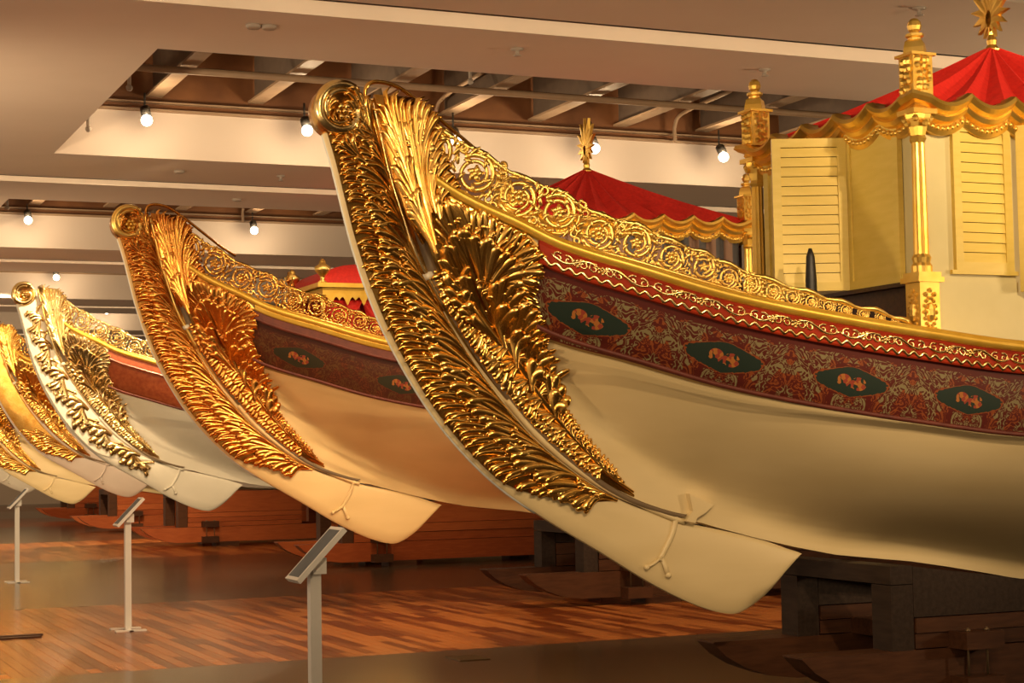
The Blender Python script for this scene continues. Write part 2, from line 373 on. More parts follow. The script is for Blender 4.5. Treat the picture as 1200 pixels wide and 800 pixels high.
for si, (s0, s1) in enumerate(slots):
    if s1 < 5: continue
    for x in JX:
        if web0 is None: web0 = wb.build('joist_web', webpaint, ceiling, fix=False); web0.location = (x, s0, 6.16)
        else: o = link_copy(web0, ceiling); o.location = (x, s0, 6.16)
        if joist0 is None: joist0 = jb.build('joist', pipepaint, ceiling, fix=False); joist0.location = (x, s0, 6.16)
        else: o = link_copy(joist0, ceiling); o.location = (x, s0, 6.16)
    g = MB(); g.box(X_A, X_B, s1 - .05, s1 + .16, FZ, FZ + .035); g.box(X_A, X_B, s1 - .05, s1 + .16, FZ + .11, FZ + .13)
    g.build('girder', pipepaint, ceiling, fix=False); box_obj('girder_web', roofdeck, ceiling, X_A, X_B, s1 + .05, s1 + .075, FZ + .035, 6.9)
    for dy, z, r in ((1.2, 6.75, .035), (2.6, 6.12, .022), (4.1, 6.10, .045)):
        p = MB(); p.tube([(U0 - 1, s0 + dy, z), (X_B, s0 + dy, z)], r, 8); p.build('service_pipe', pipepaint, ceiling, True)
    dk = MB()
    for i in range(14): dk.box(U0 - 1, X_B, s0 + .1 + i*.43, s0 + .28 + i*.43, 6.86, 6.95)
    tag(dk.build('deck_ribs', roofdeck, ceiling, fix=False), kind='stuff')
    for x, y, z0 in ((U0 + .45, s0 + 3.6, 5.75), (U0 + .3, s1 - .7, 5.58), (U0 + 4.6, s0 + 3.6, 6.1)):
        p = MB(); p.tube([(x, y, 6.9), (x, y, z0)], .022, 8); p.ball((x, y, z0), .04); p.build('sprinkler_drop', fitting, ceiling, True)
    for x in (8.55, 12.2, 15.8):
        p = MB(); p.tube(catmull([(x, s1 - .12, FZ), (x, s1 - .12, 6.2), (x + .05, s1 - .3, 6.36), (x + .06, s1 - 1.6, 6.42)], 5), .028, 8); p.build('conduit', pipepaint, ceiling, True)
tag(box_obj('wall_back', wallplaster, None, X_A, X_B, 66, 66.3, -.3, 7.1), kind='structure')
tag(box_obj('unseen_dark_wall', frontwall, None, X_A, X_B, Y_A - .3, Y_A, -.3, 7.1), kind='structure')  # unseen wall added so the gold reflects something dark
tag(box_obj('wall_right', wallplaster, None, X_B, X_B + .3, Y_A, 66.3, -.3, 7.1), kind='structure')

# ================================================================== BARGE BUILDER
root = empty('ceremonial_barge', tuple(ROOT), 'nearest barge, gilded acanthus stern and painted flower band, yellow shuttered red-roofed pavilion aboard', 'barge', 'gilded barges in a row')
XL = _s[0][0] + .02
XC = np.concatenate([np.linspace(XL, HINGE_X + .2, 64), np.linspace(HINGE_X + .3, 15.5, 56)])
TT = np.linspace(0, 1, 34)
def side_rows(xs, zf0, zf1, n, off, sgn=-1):
    rows = []
    for x in xs:
        a, b = float(zf0(x)), float(zf1(x)); z = np.linspace(a, b, n); y = B(np.full(n, x), z) + off
        rows.append([(x, sgn*yy, zz) for yy, zz in zip(y, z)])
    return rows
hull = MB()
near = side_rows(XC, zl, zs, 34, 0); far_ = side_rows(XC, zl, zs, 34, 0, 1)
hull.grid(near); hull.grid(far_)
hull.grid([[a[0], b[0]] for a, b in zip(near, far_)])
hull.grid([near[0], far_[0]])
hull_o = hull.build('hull', cream, root, True)
dk = MB(); dk.grid([[(x, -float(bw(x))*.96, float(zs(x)) - .05), (x, float(bw(x))*.96, float(zs(x)) - .05)] for x in XC[6:]])
dk.build('deck', darkwood, root)
# painted band
XB0 = surf(626, 330)[0]; XBN = np.concatenate([np.linspace(XB0, 3.2, 70), np.linspace(3.3, 15.0, 40)])
bot = lambda x: zs(x) - .49
mid = lambda x: zs(x) - .125
BANDS = []
for sg in (-1, 1):
    bm_ = MB(); bm_.grid(side_rows(XBN, bot, mid, 8, .008, sg)); BANDS.append(bm_)
mcen = [surf(*p)[0] for p in ((690,366),(848,409),(992,443),(1135,467))]
per = (mcen[-1] - mcen[0]) / 3
bandA = band_material('painted_flower_band', (.085,.011,.007), (.20,.165,.080), (.22,.055,.016), (.017,.030,.023), mcen[0], per)
bandB = band_material('dark_painted_band', (.065,.016,.008), (.11,.05,.018), (.13,.035,.014), (.030,.030,.016), mcen[0] + .1, per*1.2)
def with_uv(o):
    me = o.data; uvl = me.uv_layers.new(name='UVMap'); co = [v.co for v in me.vertices]
    for l in me.loops:
        c = co[l.vertex_index]; z0 = float(bot(c.x)); uvl.data[l.index].uv = (c.x, (c.z - z0) / .365)
    return o
bands = [with_uv(b.build('painted_band', bandA, root, True)) for b in BANDS]
def moulding(xs, zc, prof, sg=-1):             # prof: (outward, up) pairs swept along the side
    rows = []
    for x in xs:
        z0 = float(zc(x)); rows.append([(x, sg*(float(bw(x)) + o), z0 + u) for o, u in prof])
    m = MB(); m.grid(rows)
    m.add(rows[0], [tuple(range(len(prof)))]); m.add(rows[-1], [tuple(range(len(prof)))]); return m
XR0 = surf(508, 218)[0]; XRN = np.concatenate([np.linspace(XR0, 3.2, 80), np.linspace(3.3, 15.4, 40)])
for sg in (-1, 1):
    moulding(XBN, lambda x: zs(x), [(-.05,-.13),(.028,-.13),(.034,-.12),(.026,-.105),(.024,-.02),(.03,-.004),(.03,.0),(-.05,.0)], sg).build('red_frieze', redfrieze, root)
    moulding(XRN, lambda x: zs(x), [(-.06,.0),(.035,.0),(.055,.012),(.062,.03),(.055,.048),(.035,.060),(.03,.068),(-.02,.068),(-.06,.068)], sg).build('gilded_rail', goldpaint, root, True)
    moulding(XBN, lambda x: zs(x) - .49, [(-.04,-.012),(-.022,-.014),(-.012,-.004),(-.012,.006),(-.022,.014),(-.04,.012)], sg).build('band_bead', maroon, root, True)
# relief scrolls on the red frieze
sc = MB(); x = XB0 + .06; i = 0
def fr(x, v): return (x, -(float(bw(x)) + .027), float(zs(x)) - .125 + .125*v)
xs = np.arange(XB0, 4.6, .0085); sc.tube([fr(a, .17 + .10*math.sin(2*math.pi*a/.068)) for a in xs], .0125, 5)
while x < 4.5:
    L = .27; s_ = 1 if i % 2 else -1
    sc.tube([fr(x + L*t, .64 + .20*s_*math.sin(math.pi*2*t)) for t in np.linspace(0, 1, 14)], [.0065 + .004*math.sin(math.pi*t) for t in np.linspace(0, 1, 14)], 5)
    for c, d in ((.14, -s_), (.34, s_), (.62, s_), (.84, -s_)):
        sc.tube([fr(x + L*c + .030*(1 - .55*t)*math.cos(5.2*t + 1)*d, .62 + .24*(1 - .55*t)*math.sin(5.2*t + 1)) for t in np.linspace(0, 1.5, 12)], [.0085*(1 - .3*t) for t in np.linspace(0, 1.5, 12)], 5)
    cx = x if i % 2 else x + L*.5
    for k in range(5):
        a = 2*math.pi*k/5; p = fr(cx + .017*math.cos(a), .62 + .14*math.sin(a)); sc.ball(p, .0125, 6, 4, (1, .7, 1))
    sc.ball(fr(cx, .62), .010, 6, 4); x += L; i += 1
frieze_scroll = sc.build('frieze_scrollwork', goldwhite, root, True)

# ------------------------------------------------------------------ carved leaves in relief
class Relief:                                 # collects (x, z, h) and lifts them off a surface
    def __init__(s, lift): s.p = []; s.f = []; s.lift = lift
    def arch(s, C, w, h0, h):
        C = np.array(C); m = len(C); T = np.gradient(C, axis=0); T /= np.maximum(np.linalg.norm(T, axis=1, keepdims=True), 1e-9)
        Nn = np.stack([-T[:, 1], T[:, 0]], 1); o = len(s.p)
        for i in range(m):
            for a, hh in ((-1, -.3), (-.72, .66), (0, 1), (.72, .66), (1, -.3)):
                q = C[i] + Nn[i]*w[i]*a; s.p.append((q[0], q[1], h0[i] + h[i]*hh))
        s.f += [(o+i*5+k, o+i*5+k+1, o+(i+1)*5+k+1, o+(i+1)*5+k) for i in range(m-1) for k in range(4)]
        s.f.append(tuple(o+(m-1)*5+k for k in range(5)))
    def leaf(s, base, tip, bend=0.0, width=.08, n=7, h0=.012, hl=.014, sides=(1, -1), fan=.62, start=.12, rib=True):
        base = np.array(base); tip = np.array(tip); d = tip - base; L = np.linalg.norm(d); nn = np.array([-d[1], d[0]])
        c = (base + tip)/2 + nn*bend
        sp = lambda t: (1-t)**2*base + 2*t*(1-t)*c + t*t*tip
        dv = lambda t: _n(2*(1-t)*(c - base) + 2*t*(tip - c))
        if rib:
            ts = np.linspace(0, 1, 10)
            s.arch([sp(t) for t in ts], [max(width*.11*(1 - .6*t), .0025) for t in ts], [h0 + .006 + hl*.5*math.sin(math.pi*t) for t in ts], [hl*.8]*10)
        tt = np.linspace(0, 1, 8)
        for sd in sides:
            for i in range(n):
                t0 = start + (.90 - start)*i/max(n-1, 1); p = sp(t0); T = dv(t0); Nn = np.array([-T[1], T[0]])*sd
                sz = width*(.55 + .75*math.sin(math.pi*(.18 + .72*i/max(n-1, 1))))*rng.uniform(.88, 1.12)
                f = fan*rng.uniform(.85, 1.15)
                e = p + T*sz*1.15 + Nn*sz*f; k = p + T*sz*.85 + Nn*sz*.12
                C = [(1-a)**2*p + 2*a*(1-a)*k + a*a*e for a in tt]
                curl = _n(e - k); side = np.array([-curl[1], curl[0]])
                C[-1] = C[-1] + (-T)*sz*.07
                wl = sz*.155
                s.arch(C, [wl*(.45 + .55*math.sin(math.pi*min(a*.72 + .05, 1))) if a < .99 else wl*.30 for a in tt],
                       [h0 + hl*.9*a*a for a in tt], [hl*(.45 + .75*a) if a < .99 else hl*.35 for a in tt])
    def bundle(s, base, tang, ends, h0=.01, hl=.016, wide=1.0, curl=.12, hb=.0):
        """one acanthus lobe group: long strands that leave the base along tang and curl over at their ends"""
        base = np.array(base); tang = _n(np.array(tang)); n = len(ends); ends = [np.array(e) for e in ends]
        gap = np.mean([np.linalg.norm(ends[i+1] - ends[i]) for i in range(n-1)]) if n > 1 else np.linalg.norm(ends[0] - base)*.25
        tt = np.array([0, .12, .28, .45, .62, .76, .88, .96, 1.0])
        for i, e in enumerate(ends):
            e = e + (e - base)*rng.uniform(-.05, .04); L = np.linalg.norm(e - base)
            b = base + tang*L*.10*(i % 2); k = b + tang*L*.55 + (e - b)*.06
            C = [(1-a)**2*b + 2*a*(1-a)*k + a*a*e for a in tt]
            d = _n(C[-1] - C[-3]); sd = np.array([-d[1], d[0]]); sg = 1 if sd.dot(tang) < 0 else -1
            C[-1] = C[-2] + d*L*.022 + sd*sg*L*curl*.35; C[-2] = C[-2] + sd*sg*L*curl*.06
            w = gap*.52*wide
            prof = [.35, .45, .58, .70, .80, .86, .88, .70, .30]; hp_ = [.55, .62, .70, .78, .86, .98, 1.12, 1.05, .5]
            s.arch(C, [w*q for q in prof], [h0 + hb*a + hl*.25*(i % 2) + hl*.7*a**3 for a in tt], [hl*q for q in hp_])
            if L > gap*2.5:                      # little side tips
                for f, sg2 in ((.60, 1), (.74, -1)):
                    p = (1-f)**2*b + 2*f*(1-f)*k + f*f*e; T = _n(2*(1-f)*(k - b) + 2*f*(e - k)); N2 = np.array([-T[1], T[0]])*sg2; z = gap*.75
                    q = [p + T*z*a*1.5 + N2*z*.75*a*a for a in (0, .35, .65, .9, 1.0)]
                    s.arch(q, [w*.30, w*.40, w*.5, w*.42, w*.2], [h0 + hl*.5*a for a in (0, .3, .7, 1, 1)], [hl*.6, hl*.7, hl*.9, hl*.9, hl*.4])
    def build(s, name, m, parent):
        P = np.array(s.p); y = s.lift(P[:, 0], P[:, 1], P[:, 2]); mb = MB(); mb.v = [tuple(q) for q in np.stack([P[:, 0], y, P[:, 1]], 1).tolist()]; mb.f = s.f
        return mb.build(name, m, parent, True, fix=False)
RT = .05                                       # half thickness of the rudder
lift_r = lambda x, z, h: -(RT + h)
lift_h = lambda x, z, h: -(B(x, z) + h)
# ------------------------------------------------------------------ rudder
PAIRS = [((377,158),(434,116)),((388,195),(443,152)),((398,235),(453,197)),((410,282),(468,246)),((426,332),(486,298)),((446,382),(514,352)),((472,432),(546,408)),
  ((503,482),(583,460)),((540,528),(620,505)),((585,571),(660,541)),((640,609),(708,574)),((700,645),(753,594)),((760,682),(797,611)),((808,706),(838,620)),((846,718),(878,629)),
  ((868,716),(900,635.5)),((893,698),(918,642)),((915,672),(929,645.5)),((933,649.5),(935,648))]
O_ = catmull([cl(*a) for a, b in PAIRS], 4); I_ = catmull([cl(*b) for a, b in PAIRS], 4); NR = len(O_)
def RM(s, w):                                  # s in pair units, w 0 outer edge .. 1 inner edge
    i = min(max(s*4, 0), NR - 1.001); k = int(i); t = i - k
    o = O_[k]*(1-t) + O_[k+1]*t; n_ = I_[k]*(1-t) + I_[k+1]*t; return o*(1-w) + n_*w
rudder = MB(); rows = []
for i in range(NR):
    o, n_ = O_[i], I_[i]; q = lambda w: o*(1-w) + n_*w
    ring = [(0, .018), (.05, .036), (.25, .048), (.6, RT), (.93, RT), (1, .040)]
    rows.append([(*q(w)[:1], -y, q(w)[1]) for w, y in ring] + [(*q(w)[:1], y, q(w)[1]) for w, y in ring[::-1]] + [(q(0)[0], -.018, q(0)[1])])
rudder.grid(rows); rudder.add(rows[0][:-1], [tuple(range(12))])
rud = rudder.build('rudder', cream, root, True)
edge = MB(); edge.tube([(p[0] + .008, 0, p[1]) for p in O_[:40]], .014, 6, sq=(1, 1)); edge.build('outer_edge', greyedge, rud, True)
gr = MB(); rows = []; SE = 10.35                # carved ground plate
for i in range(60):
    s_ = -.05 + (SE + .05)*i/59; w0 = .045 + .85*max(0, (s_ - 8.8)/(SE - 8.8))**1.6
    rows.append([(lambda p, h: (p[0], -(RT + h), p[1]))(RM(s_, w0 + (.93 - w0)*k/8), .002 + .008*math.sin(math.pi*min(k/8+.05, 1))) for k in range(9)])
gr.grid(rows); rground = gr.build('carved_ground', gold, rud, True)
def tanI(s_): return RM(s_ - .5, .84) - RM(s_, .88)
w_out = lambda s_: .045 + .85*max(0, (s_ - 8.8)/(SE - 8.8))**1.6
NL = 14
for i in range(NL):
    s_ = 1.7 + 8.65*i/(NL-1); j = rng.uniform(-.1, .1); f = max(0, (s_ - 8.6)/1.8)
    lf = Relief(lift_r); b = RM(s_, .90)
    ee = [RM(q, min(w_out(q) + .010 + .035*(k % 2), .86)) for k, q in enumerate(np.linspace(s_ - 2.0 + .75*f + j, s_ - 1.05 + .55*f + j, 9))]
    lf.bundle(b, tanI(s_), ee, .009 + .004*(i % 2), .016, 1.12, .12)
    wi = rng.uniform(.30, .44); b2_ = RM(s_ - .15, .885)
    lf.bundle(b2_, tanI(s_), [RM(s_ - 1.85 + .22*k + .6*f + j, min(max(wi + .035*abs(k - 2.5), w_out(s_ - 1.2) + .08), .86)) for k in range(6)], .026, .015, 1.0, .15)
    if i % 2: lf.bundle(RM(s_ - .3, .88), tanI(s_), [RM(s_ - 1.35 + .16*k + .5*f, min(.66 + .02*abs(k - 2) + .1*f, .88)) for k in range(4)], .036, .011, .9, .15)
    lf.build('acanthus_leaf', gold, rud)
bt = MB(); bt.tube([(lambda p: (p[0], -RT - .006, p[1]))(RM(s_, .965)) for s_ in np.linspace(-.1, 5.2, 40)], [.016]*40, 8); bt.build('inner_border', goldwhite, rud, True)
bt = MB(); bt.tube([(lambda p: (p[0], -RT - .004, p[1]))(RM(s_, .90)) for s_ in np.linspace(.6, 7.5, 40)], [.010*(1 - .5*k/39) for k in range(40)], 6); bt.build('inner_fillet', gold, rud, True)
rod = MB(); rod.tube([(lambda p: (p[0] + .004, -.052, p[1] + .004))(RM(s_, .985)) for s_ in np.linspace(7.2, 12.0, 40)], .0195, 8); rod.build('pivot_rod', cream, rud, True)
# scrolled head
cc = cl(396, 131); hd = MB(); R0 = .158
th = np.linspace(0, 2*math.pi, 40, endpoint=False)
prof = [(1.0, 0), (.98, .07), (.90, .095), (.80, .085), (.70, .062), (0.02, .060)]
rr = [[(cc[0] + R0*r*math.cos(a), -y, cc[1] + R0*r*math.sin(a)) for a in np.append(th, 0)] for r, y in prof]
hd.grid(rr); hd.grid([[(x, -y, z) for x, y, z in r] for r in rr]); head = hd.build('scroll_head', gold, rud, True)
hl = MB(); ts = np.linspace(0, 1, 36)
for r, a0, a1, rad, sh in ((.92, .9, 6.9, .034, .50), (.70, 1.2, 5.2, .020, .40)):
    hl.tube([(cc[0] + R0*r*(1 - sh*t**2)*math.cos(a0 + (a1 - a0)*t), -.080, cc[1] + R0*r*(1 - sh*t**2)*math.sin(a0 + (a1-a0)*t)) for t in ts], [rad*(.75 + .4*math.sin(math.pi*t))*(1 - .35*t) for t in ts], 8)
hl.build('scroll_rim', goldwhite, rud, True)
hl = MB()
for k in range(6):
    a = 2*math.pi*k/6; hl.ball((cc[0] + .01 + .034*math.cos(a), -.080, cc[1] - .012 + .034*math.sin(a)), .021, 7, 5)
hl.ball((cc[0] + .01, -.095, cc[1] - .012), .018, 7, 4); hl.build('scroll_flower', goldwhite, rud, True)
lift_s = lambda x, z, h: -(.064 + h)
lf = Relief(lift_s)
for bp, mp_, tips in (((438,185),(425,135),((401,107),(409,106),(416,109),(422,114),(427,120))), ((434,175),(418,140),((400,118),(406,120),(411,125),(415,131))), ((432,190),(415,160),((396,150),(402,146),(408,145),(413,147))),
                      ((384,142),(376,130),((374,118),(380,114),(386,116),(390,121))), ((402,150),(390,150),((378,146),(380,139),(385,136))), ((430,200),(408,180),((388,172),(393,166),(400,162),(407,160)))):
    b = cl(*bp); lf.bundle(b, cl(*mp_) - b, [cl(*t) for t in tips], .008, .020, 1.05, .25)
lf.build('acanthus_leaf', gold, rud)
# hinge straps
st = MB(); f3 = lambda px, py, y: (lambda p: (p[0], -y, p[1]))(cl(px, py))
st.tube(catmull([f3(788, 602, .058), f3(783, 625, .057), f3(772, 648, .056), f3(768, 656, .056)], 5), [.018, .022] + [.018]*13 + [.02], 8, sq=(1, .6))
st.tube([f3(770, 652, .056), f3(760, 660, .056), f3(753, 664, .056)], [.016, .016, .012], 8, sq=(1, .6)); st.tube([f3(770, 652, .056), f3(775, 664, .056), f3(778, 673, .056)], [.016, .017, .016], 8, sq=(1, .6))
st.ball(f3(753, 664, .056), .018); st.ball(f3(778, 673, .056), .02); st.build('hinge_strap', cream, rud, True)
st = MB(); poly = [cl(*p) for p in ((799,578),(827,591),(818,600),(808,606),(806,612),(795,610),(803,598))]
st.prism([tuple(p) for p in poly], -.098, -.045); hp = st.build('hinge_plate', cream, root)
st = MB(); st.tube([f3(788, 602, 0), f3(790, 612, 0)], .036, 10); st.ball(f3(789, 606, .03), .03); st.build('hinge_knuckle', cream, rud, True)
st = MB(); st.tube([f3(492, 327, .055), f3(502, 322, .055)], .022, 8); st.ball(f3(496, 325, .07), .02); st.build('upper_hinge', white, rud, True)
# sternpost
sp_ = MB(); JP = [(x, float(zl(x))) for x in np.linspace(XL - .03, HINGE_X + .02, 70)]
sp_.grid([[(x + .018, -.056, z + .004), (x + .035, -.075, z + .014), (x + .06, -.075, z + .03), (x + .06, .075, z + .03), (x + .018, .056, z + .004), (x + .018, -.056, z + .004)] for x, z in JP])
sp_.build('sternpost', postshade, root, True)
# ------------------------------------------------------------------ carving on the stern quarter
RB = catmull([surf(*p) for p in ((742,578),(722,556),(700,530),(680,505),(663,478),(651,450),(643,418),(637,385),(633,352),(635,322),(631,288),(600,264),(560,246),(515,221))], 5)
JB = catmull([cl(*p) for p in ((738,582),(720,574),(698,566),(673,549),(644,524),(617,499),(592,472),(563,436),(539,402),(518,368),(497,327),(481,284),(465,242),(452,197))], 5)
gm = MB(); rows = []
for a, b in zip(JB, RB):
    ps = [a*(1-k/14) + b*k/14 for k in range(15)]
    rows.append([(p[0], -(float(B(p[0], p[1])) + .004 + .010*math.sin(math.pi*min(max(k/14, .06), .94))), p[1]) for k, p in enumerate(ps)])
gm.grid(rows); sground = gm.build('stern_carving', gold, root, True)
stem_px = [(740,576),(712,556),(684,528),(655,496),(625,455),(598,412),(574,370),(556,335)]
ST = catmull([surf(*p) for p in stem_px], 6)
def SM(i): i = min(max(i*6, 0), len(ST)-1.001); k = int(i); t = i-k; return ST[k]*(1-t) + ST[k+1]*t
def RBf(i): i = min(max(i*5, 0), len(RB)-1.001); k = int(i); t = i-k; return RB[k]*(1-t) + RB[k+1]*t
def JBf(i): i = min(max(i*5, 0), len(JB)-1.001); k = int(i); t = i-k; return JB[k]*(1-t) + JB[k+1]*t
def sleaf(base, tip, bend, width, n, h0, hl=.016, **k):
    lf = Relief(lift_h); lf.leaf(base, tip, bend, width, n, h0, hl, **k); return lf.build('acanthus_leaf', gold, sground)
def sbundle(groups):
    lf = Relief(lift_h)
    for base, tang, ends, h0, hl, wd in groups: lf.bundle(base, tang, ends, h0, hl, wd)
    return lf.build('acanthus_leaf', gold, sground)
for i, s_ in enumerate(np.linspace(.35, 6.9, 15)):        # leaves towards the hull
    b = SM(s_); tg = SM(s_ + .4) - b; r = lambda d: RBf(min(max(s_*1.02 + d, 0), 9.9)); L = np.linalg.norm(r(.8) - b)
    hl_ = .015 if L > .13 else .009
    sbundle([(b, tg, [b + (r(.35 + .22*k) - b)*(1.0 - .03*(k % 2)) for k in range(5)], .016 + .004*(i % 2), hl_, 1.05),
             (b + tg*.3, tg, [b + tg*.3 + (r(.7 + .3*k) - b)*.58 for k in range(4)], .030, hl_*.9, .95)])
for i, s_ in enumerate(np.linspace(1.2, 6.9, 13)):       # leaves towards the sternpost
    b = SM(s_); tg = SM(s_ + .4) - b; r = lambda d: JBf(min(s_*1.18 + d, 11.5))
    sbundle([(b, tg, [b + (r(.75 + .28*k) - b)*.93 for k in range(5)], .013 + .004*(i % 2), .012, 1.0),
             (b, tg, [b + (r(1.1 + .4*k) - b)*.55 for k in range(3)], .024, .011, .95)])
fanbase = surf(562, 345); up = surf(545, 290) - fanbase
outer = [surf(*p) for p in ((486,262),(492,250),(499,240),(508,232),(518,231),(529,235),(540,240),(551,244),(562,249),(573,255),(584,261),(595,268),(606,275),(616,282),(625,290),(631,300),(633,311),(632,323),(628,335))]
for a_, e_ in ((0, 5), (4, 9), (8, 13), (11, 16), (14, 19)):
    d = outer[(a_ + e_)//2] - fanbase; b = fanbase + d*.08
    sbundle([(b, d + up*.3, [q for q in outer[a_:e_]], .026, .018, 1.05), (b + d*.08, d + up*.3, [b + (q - b)*.62 for q in outer[a_:e_:2]], .042, .016, 1.0)])
for bp, mp_, tips in (((604,432),(602,380),((600,362),(612,358),(624,364),(632,374),(636,386))), ((590,408),(575,350),((575,330),(588,326),(602,330),(612,340),(618,352))), ((622,458),(618,410),((618,398),(630,400),(640,410),(645,422))),
                    ((572,380),(535,330),((522,330),(514,318),(512,304),(516,292),(524,284))), ((585,405),(545,360),((533,362),(524,350),(518,336),(520,324))), ((650,490),(640,450),((638,436),(650,440),(658,454),(664,470)))):
    b = surf(*bp); m_ = surf(*mp_) - b; sbundle([(b, m_, [surf(*t) for t in tips], .034, .018, 1.05), (b + m_*.15, m_, [b + (surf(*t) - b)*.62 for t in tips[1::2]], .050, .015, 1.0)])
stem = Relief(lift_h); ts = np.linspace(0, 7, 40); stem.arch([SM(t) for t in ts], [.008 + .018*t/7 for t in ts], [.022]*40, [.016]*40); stem.build('stem', gold, sground)
# plume beside the sternhead, above the rail line
lift_q = lambda x, z, h: -(bw(x) + h)
pl_px = [(433,114),(455,117),(474,121),(487,131),(500,150),(495,170),(505,198),(516,216),(512,226),(496,262),(484,290),(468,258),(455,215),(443,165)]
plp = [cl(*p) for p in pl_px]; pm2 = MB(); n = len(plp)
c0 = np.mean(plp, 0)
pm2.add([(p[0], -(float(bw(p[0])) + .004), p[1]) for p in plp] + [(c0[0], -(float(bw(c0[0])) + .03), c0[1])] + [(p[0], -(float(bw(p[0])) - .03), p[1]) for p in plp],
        [(k, (k+1) % n, n) for k in range(n)] + [(k, n+1+k, n+1+(k+1) % n, (k+1) % n) for k in range(n)] + [tuple(range(n+1, 2*n+1))])
plume = pm2.build('stern_plume', gold, root, True)
for bp, mp_, tips in (((494,300),(466,205),((433,122),(437,115),(441,113),(446,113),(451,115),(456,117))), ((495,292),(474,200),((457,122),(463,117),(469,118),(475,120),(480,124))),
                    ((490,255),(474,200),((482,136),(488,130),(493,135),(497,142))), ((492,250),(480,200),((490,165),(496,158),(501,160),(503,168))), ((496,255),(486,215),((496,198),(500,186),(506,186),(509,196))),
                    ((500,262),(494,235),((505,222),(512,212),(517,217),(518,226))), ((492,285),(464,190),((441,158),(443,148),(448,142),(453,142),(458,146))), ((494,296),(470,225),((453,212),(452,200),(456,190),(462,184),(468,184))),
                    ((496,302),(478,255),((465,250),(464,238),(468,228),(474,224))), ((488,235),(468,170),((462,150),(466,142),(472,140),(477,146)))):
    b = cl(*bp); m_ = cl(*mp_) - b; lf = Relief(lift_q); lf.bundle(b, m_, [cl(*t) for t in tips], .012 + rng.uniform(0, .014), .016, 1.1); lf.build('acanthus_leaf', gold, plume)
# ------------------------------------------------------------------ openwork rail of scrolls
def scroll_mesh(kind):
    m = MB(); ts = np.linspace(0, 1, 40); tb = lambda pts, rad, n=6: m.tube(pts, rad, n)
    tb([(math.cos(a)*r, 0, math.sin(a)*r) for a, r in zip(2.6 - 10.2*ts, .96 - .50*ts)], [.15*(1 - .35*t) for t in ts])
    tb([(math.cos(a)*1.12, .02, math.sin(a)*1.10) for a in np.linspace(3.6, 6.6, 16)], [.05 + .03*math.sin(math.pi*t) for t in np.linspace(0, 1, 16)])
    if kind == 0:
        for k in range(8):
            a = 2*math.pi*k/8; m.ball((.30*math.cos(a), -.10, .30*math.sin(a)), .15, 7, 4, (1, .8, 1))
        m.ball((0, -.18, 0), .20, 8, 5)
    else:
        for k in range(5):
            a = 2*math.pi*k/5 + .4; tb([(0, -.08, 0), (.2*math.cos(a), -.16, .2*math.sin(a)), (.42*math.cos(a + .25), -.06, .42*math.sin(a + .25))], [.08, .17, .06])
        m.ball((0, -.17, 0), .14, 8, 5)
    for k in range(15):                          # husk leaves along the ring
        a = 2*math.pi*k/15 + .2; r0, r1 = (.90, .50) if k % 3 == 0 else (.96, 1.30)
        if abs(math.sin(a)) > .8: r1 = min(r1, 1.16)
        tb([(r*math.cos(a - .42*q), -.10 - .05*q, r*math.sin(a - .42*q)) for q, r in zip((0, .5, 1), (r0, (r0+r1)/2, r1))], [.07, .12, .04], 5)
    for sx_, sz_, d in ((1.08, .82, 1), (-1.05, -.80, 1), (1.10, -.78, -1), (-1.08, .80, -1)):
        tb([(sx_ + .24*(1 - .5*t)*math.cos(6.5*t*d + 2), -.02, sz_ + .24*(1 - .5*t)*math.sin(6.5*t*d + 2)) for t in np.linspace(0, 1, 12)], [.10*(1 - .3*t) for t in np.linspace(0, 1, 12)], 5)
    return m
SCR = [(507,175,26),(557,204,25),(607,232,24),(654,249,23),(701,274,21),(745,285,20),(786,302,18),(824,313,15.5),(853,326,14),(880,334,13),(905,342,11.5),(928,348,10.5),(950,354,9.5),(970,359,8.6),(990,363.5,7.6),(1011,368,6.8),(1031,372,6),(1049,376.5,5)]
orail = MB()
def rail_pt(px, py):
    X = 4.0
    for _ in range(30):
        q = on_y(px, py, ROOT[1] - float(bw(X - ROOT[0]))); X = q[0]
    return np.array([q[0] - ROOT[0], q[2]])
crest = catmull([rail_pt(*p) for p in ((484,140),(507,149),(560,177),(607,206),(655,225),(702,252),(746,264),(787,283),(826,297),(855,311),(906,330),(952,344),(992,356),(1033,366),(1066,379))], 5)
orail.tube([(p[0], -float(bw(p[0])) - .005, p[1] + .008*math.sin(k*1.3)) for k, p in enumerate(crest)], [.014 + .004*math.sin(k*1.3) for k in range(len(crest))], 6)
for k in range(2, len(crest) - 12, 1):
    p = crest[k]; d = _n(crest[k+1] - crest[k-1]); u2 = np.array([-d[1], d[0]]); q = .030*(1 - .6*k/len(crest))
    orail.tube([(c[0], -float(bw(c[0])) - .012, c[1]) for c in (p - u2*.012, p + d*q*.8 + u2*q*.15, p + d*q*1.3 - u2*q*.55)], [q*.18, q*.34, q*.14], 5)
foot = catmull([rail_pt(*p) for p in ((516,216),(560,239),(600,256.5),(650,279.5),(750,308),(850,338),(945,362),(1070,383))], 6)
orail.tube([(p[0], -float(bw(p[0])) - .012, p[1]) for p in foot], .013, 6)
openwork = orail.build('openwork_rail', goldpale, root, True)
smesh = [None, None]
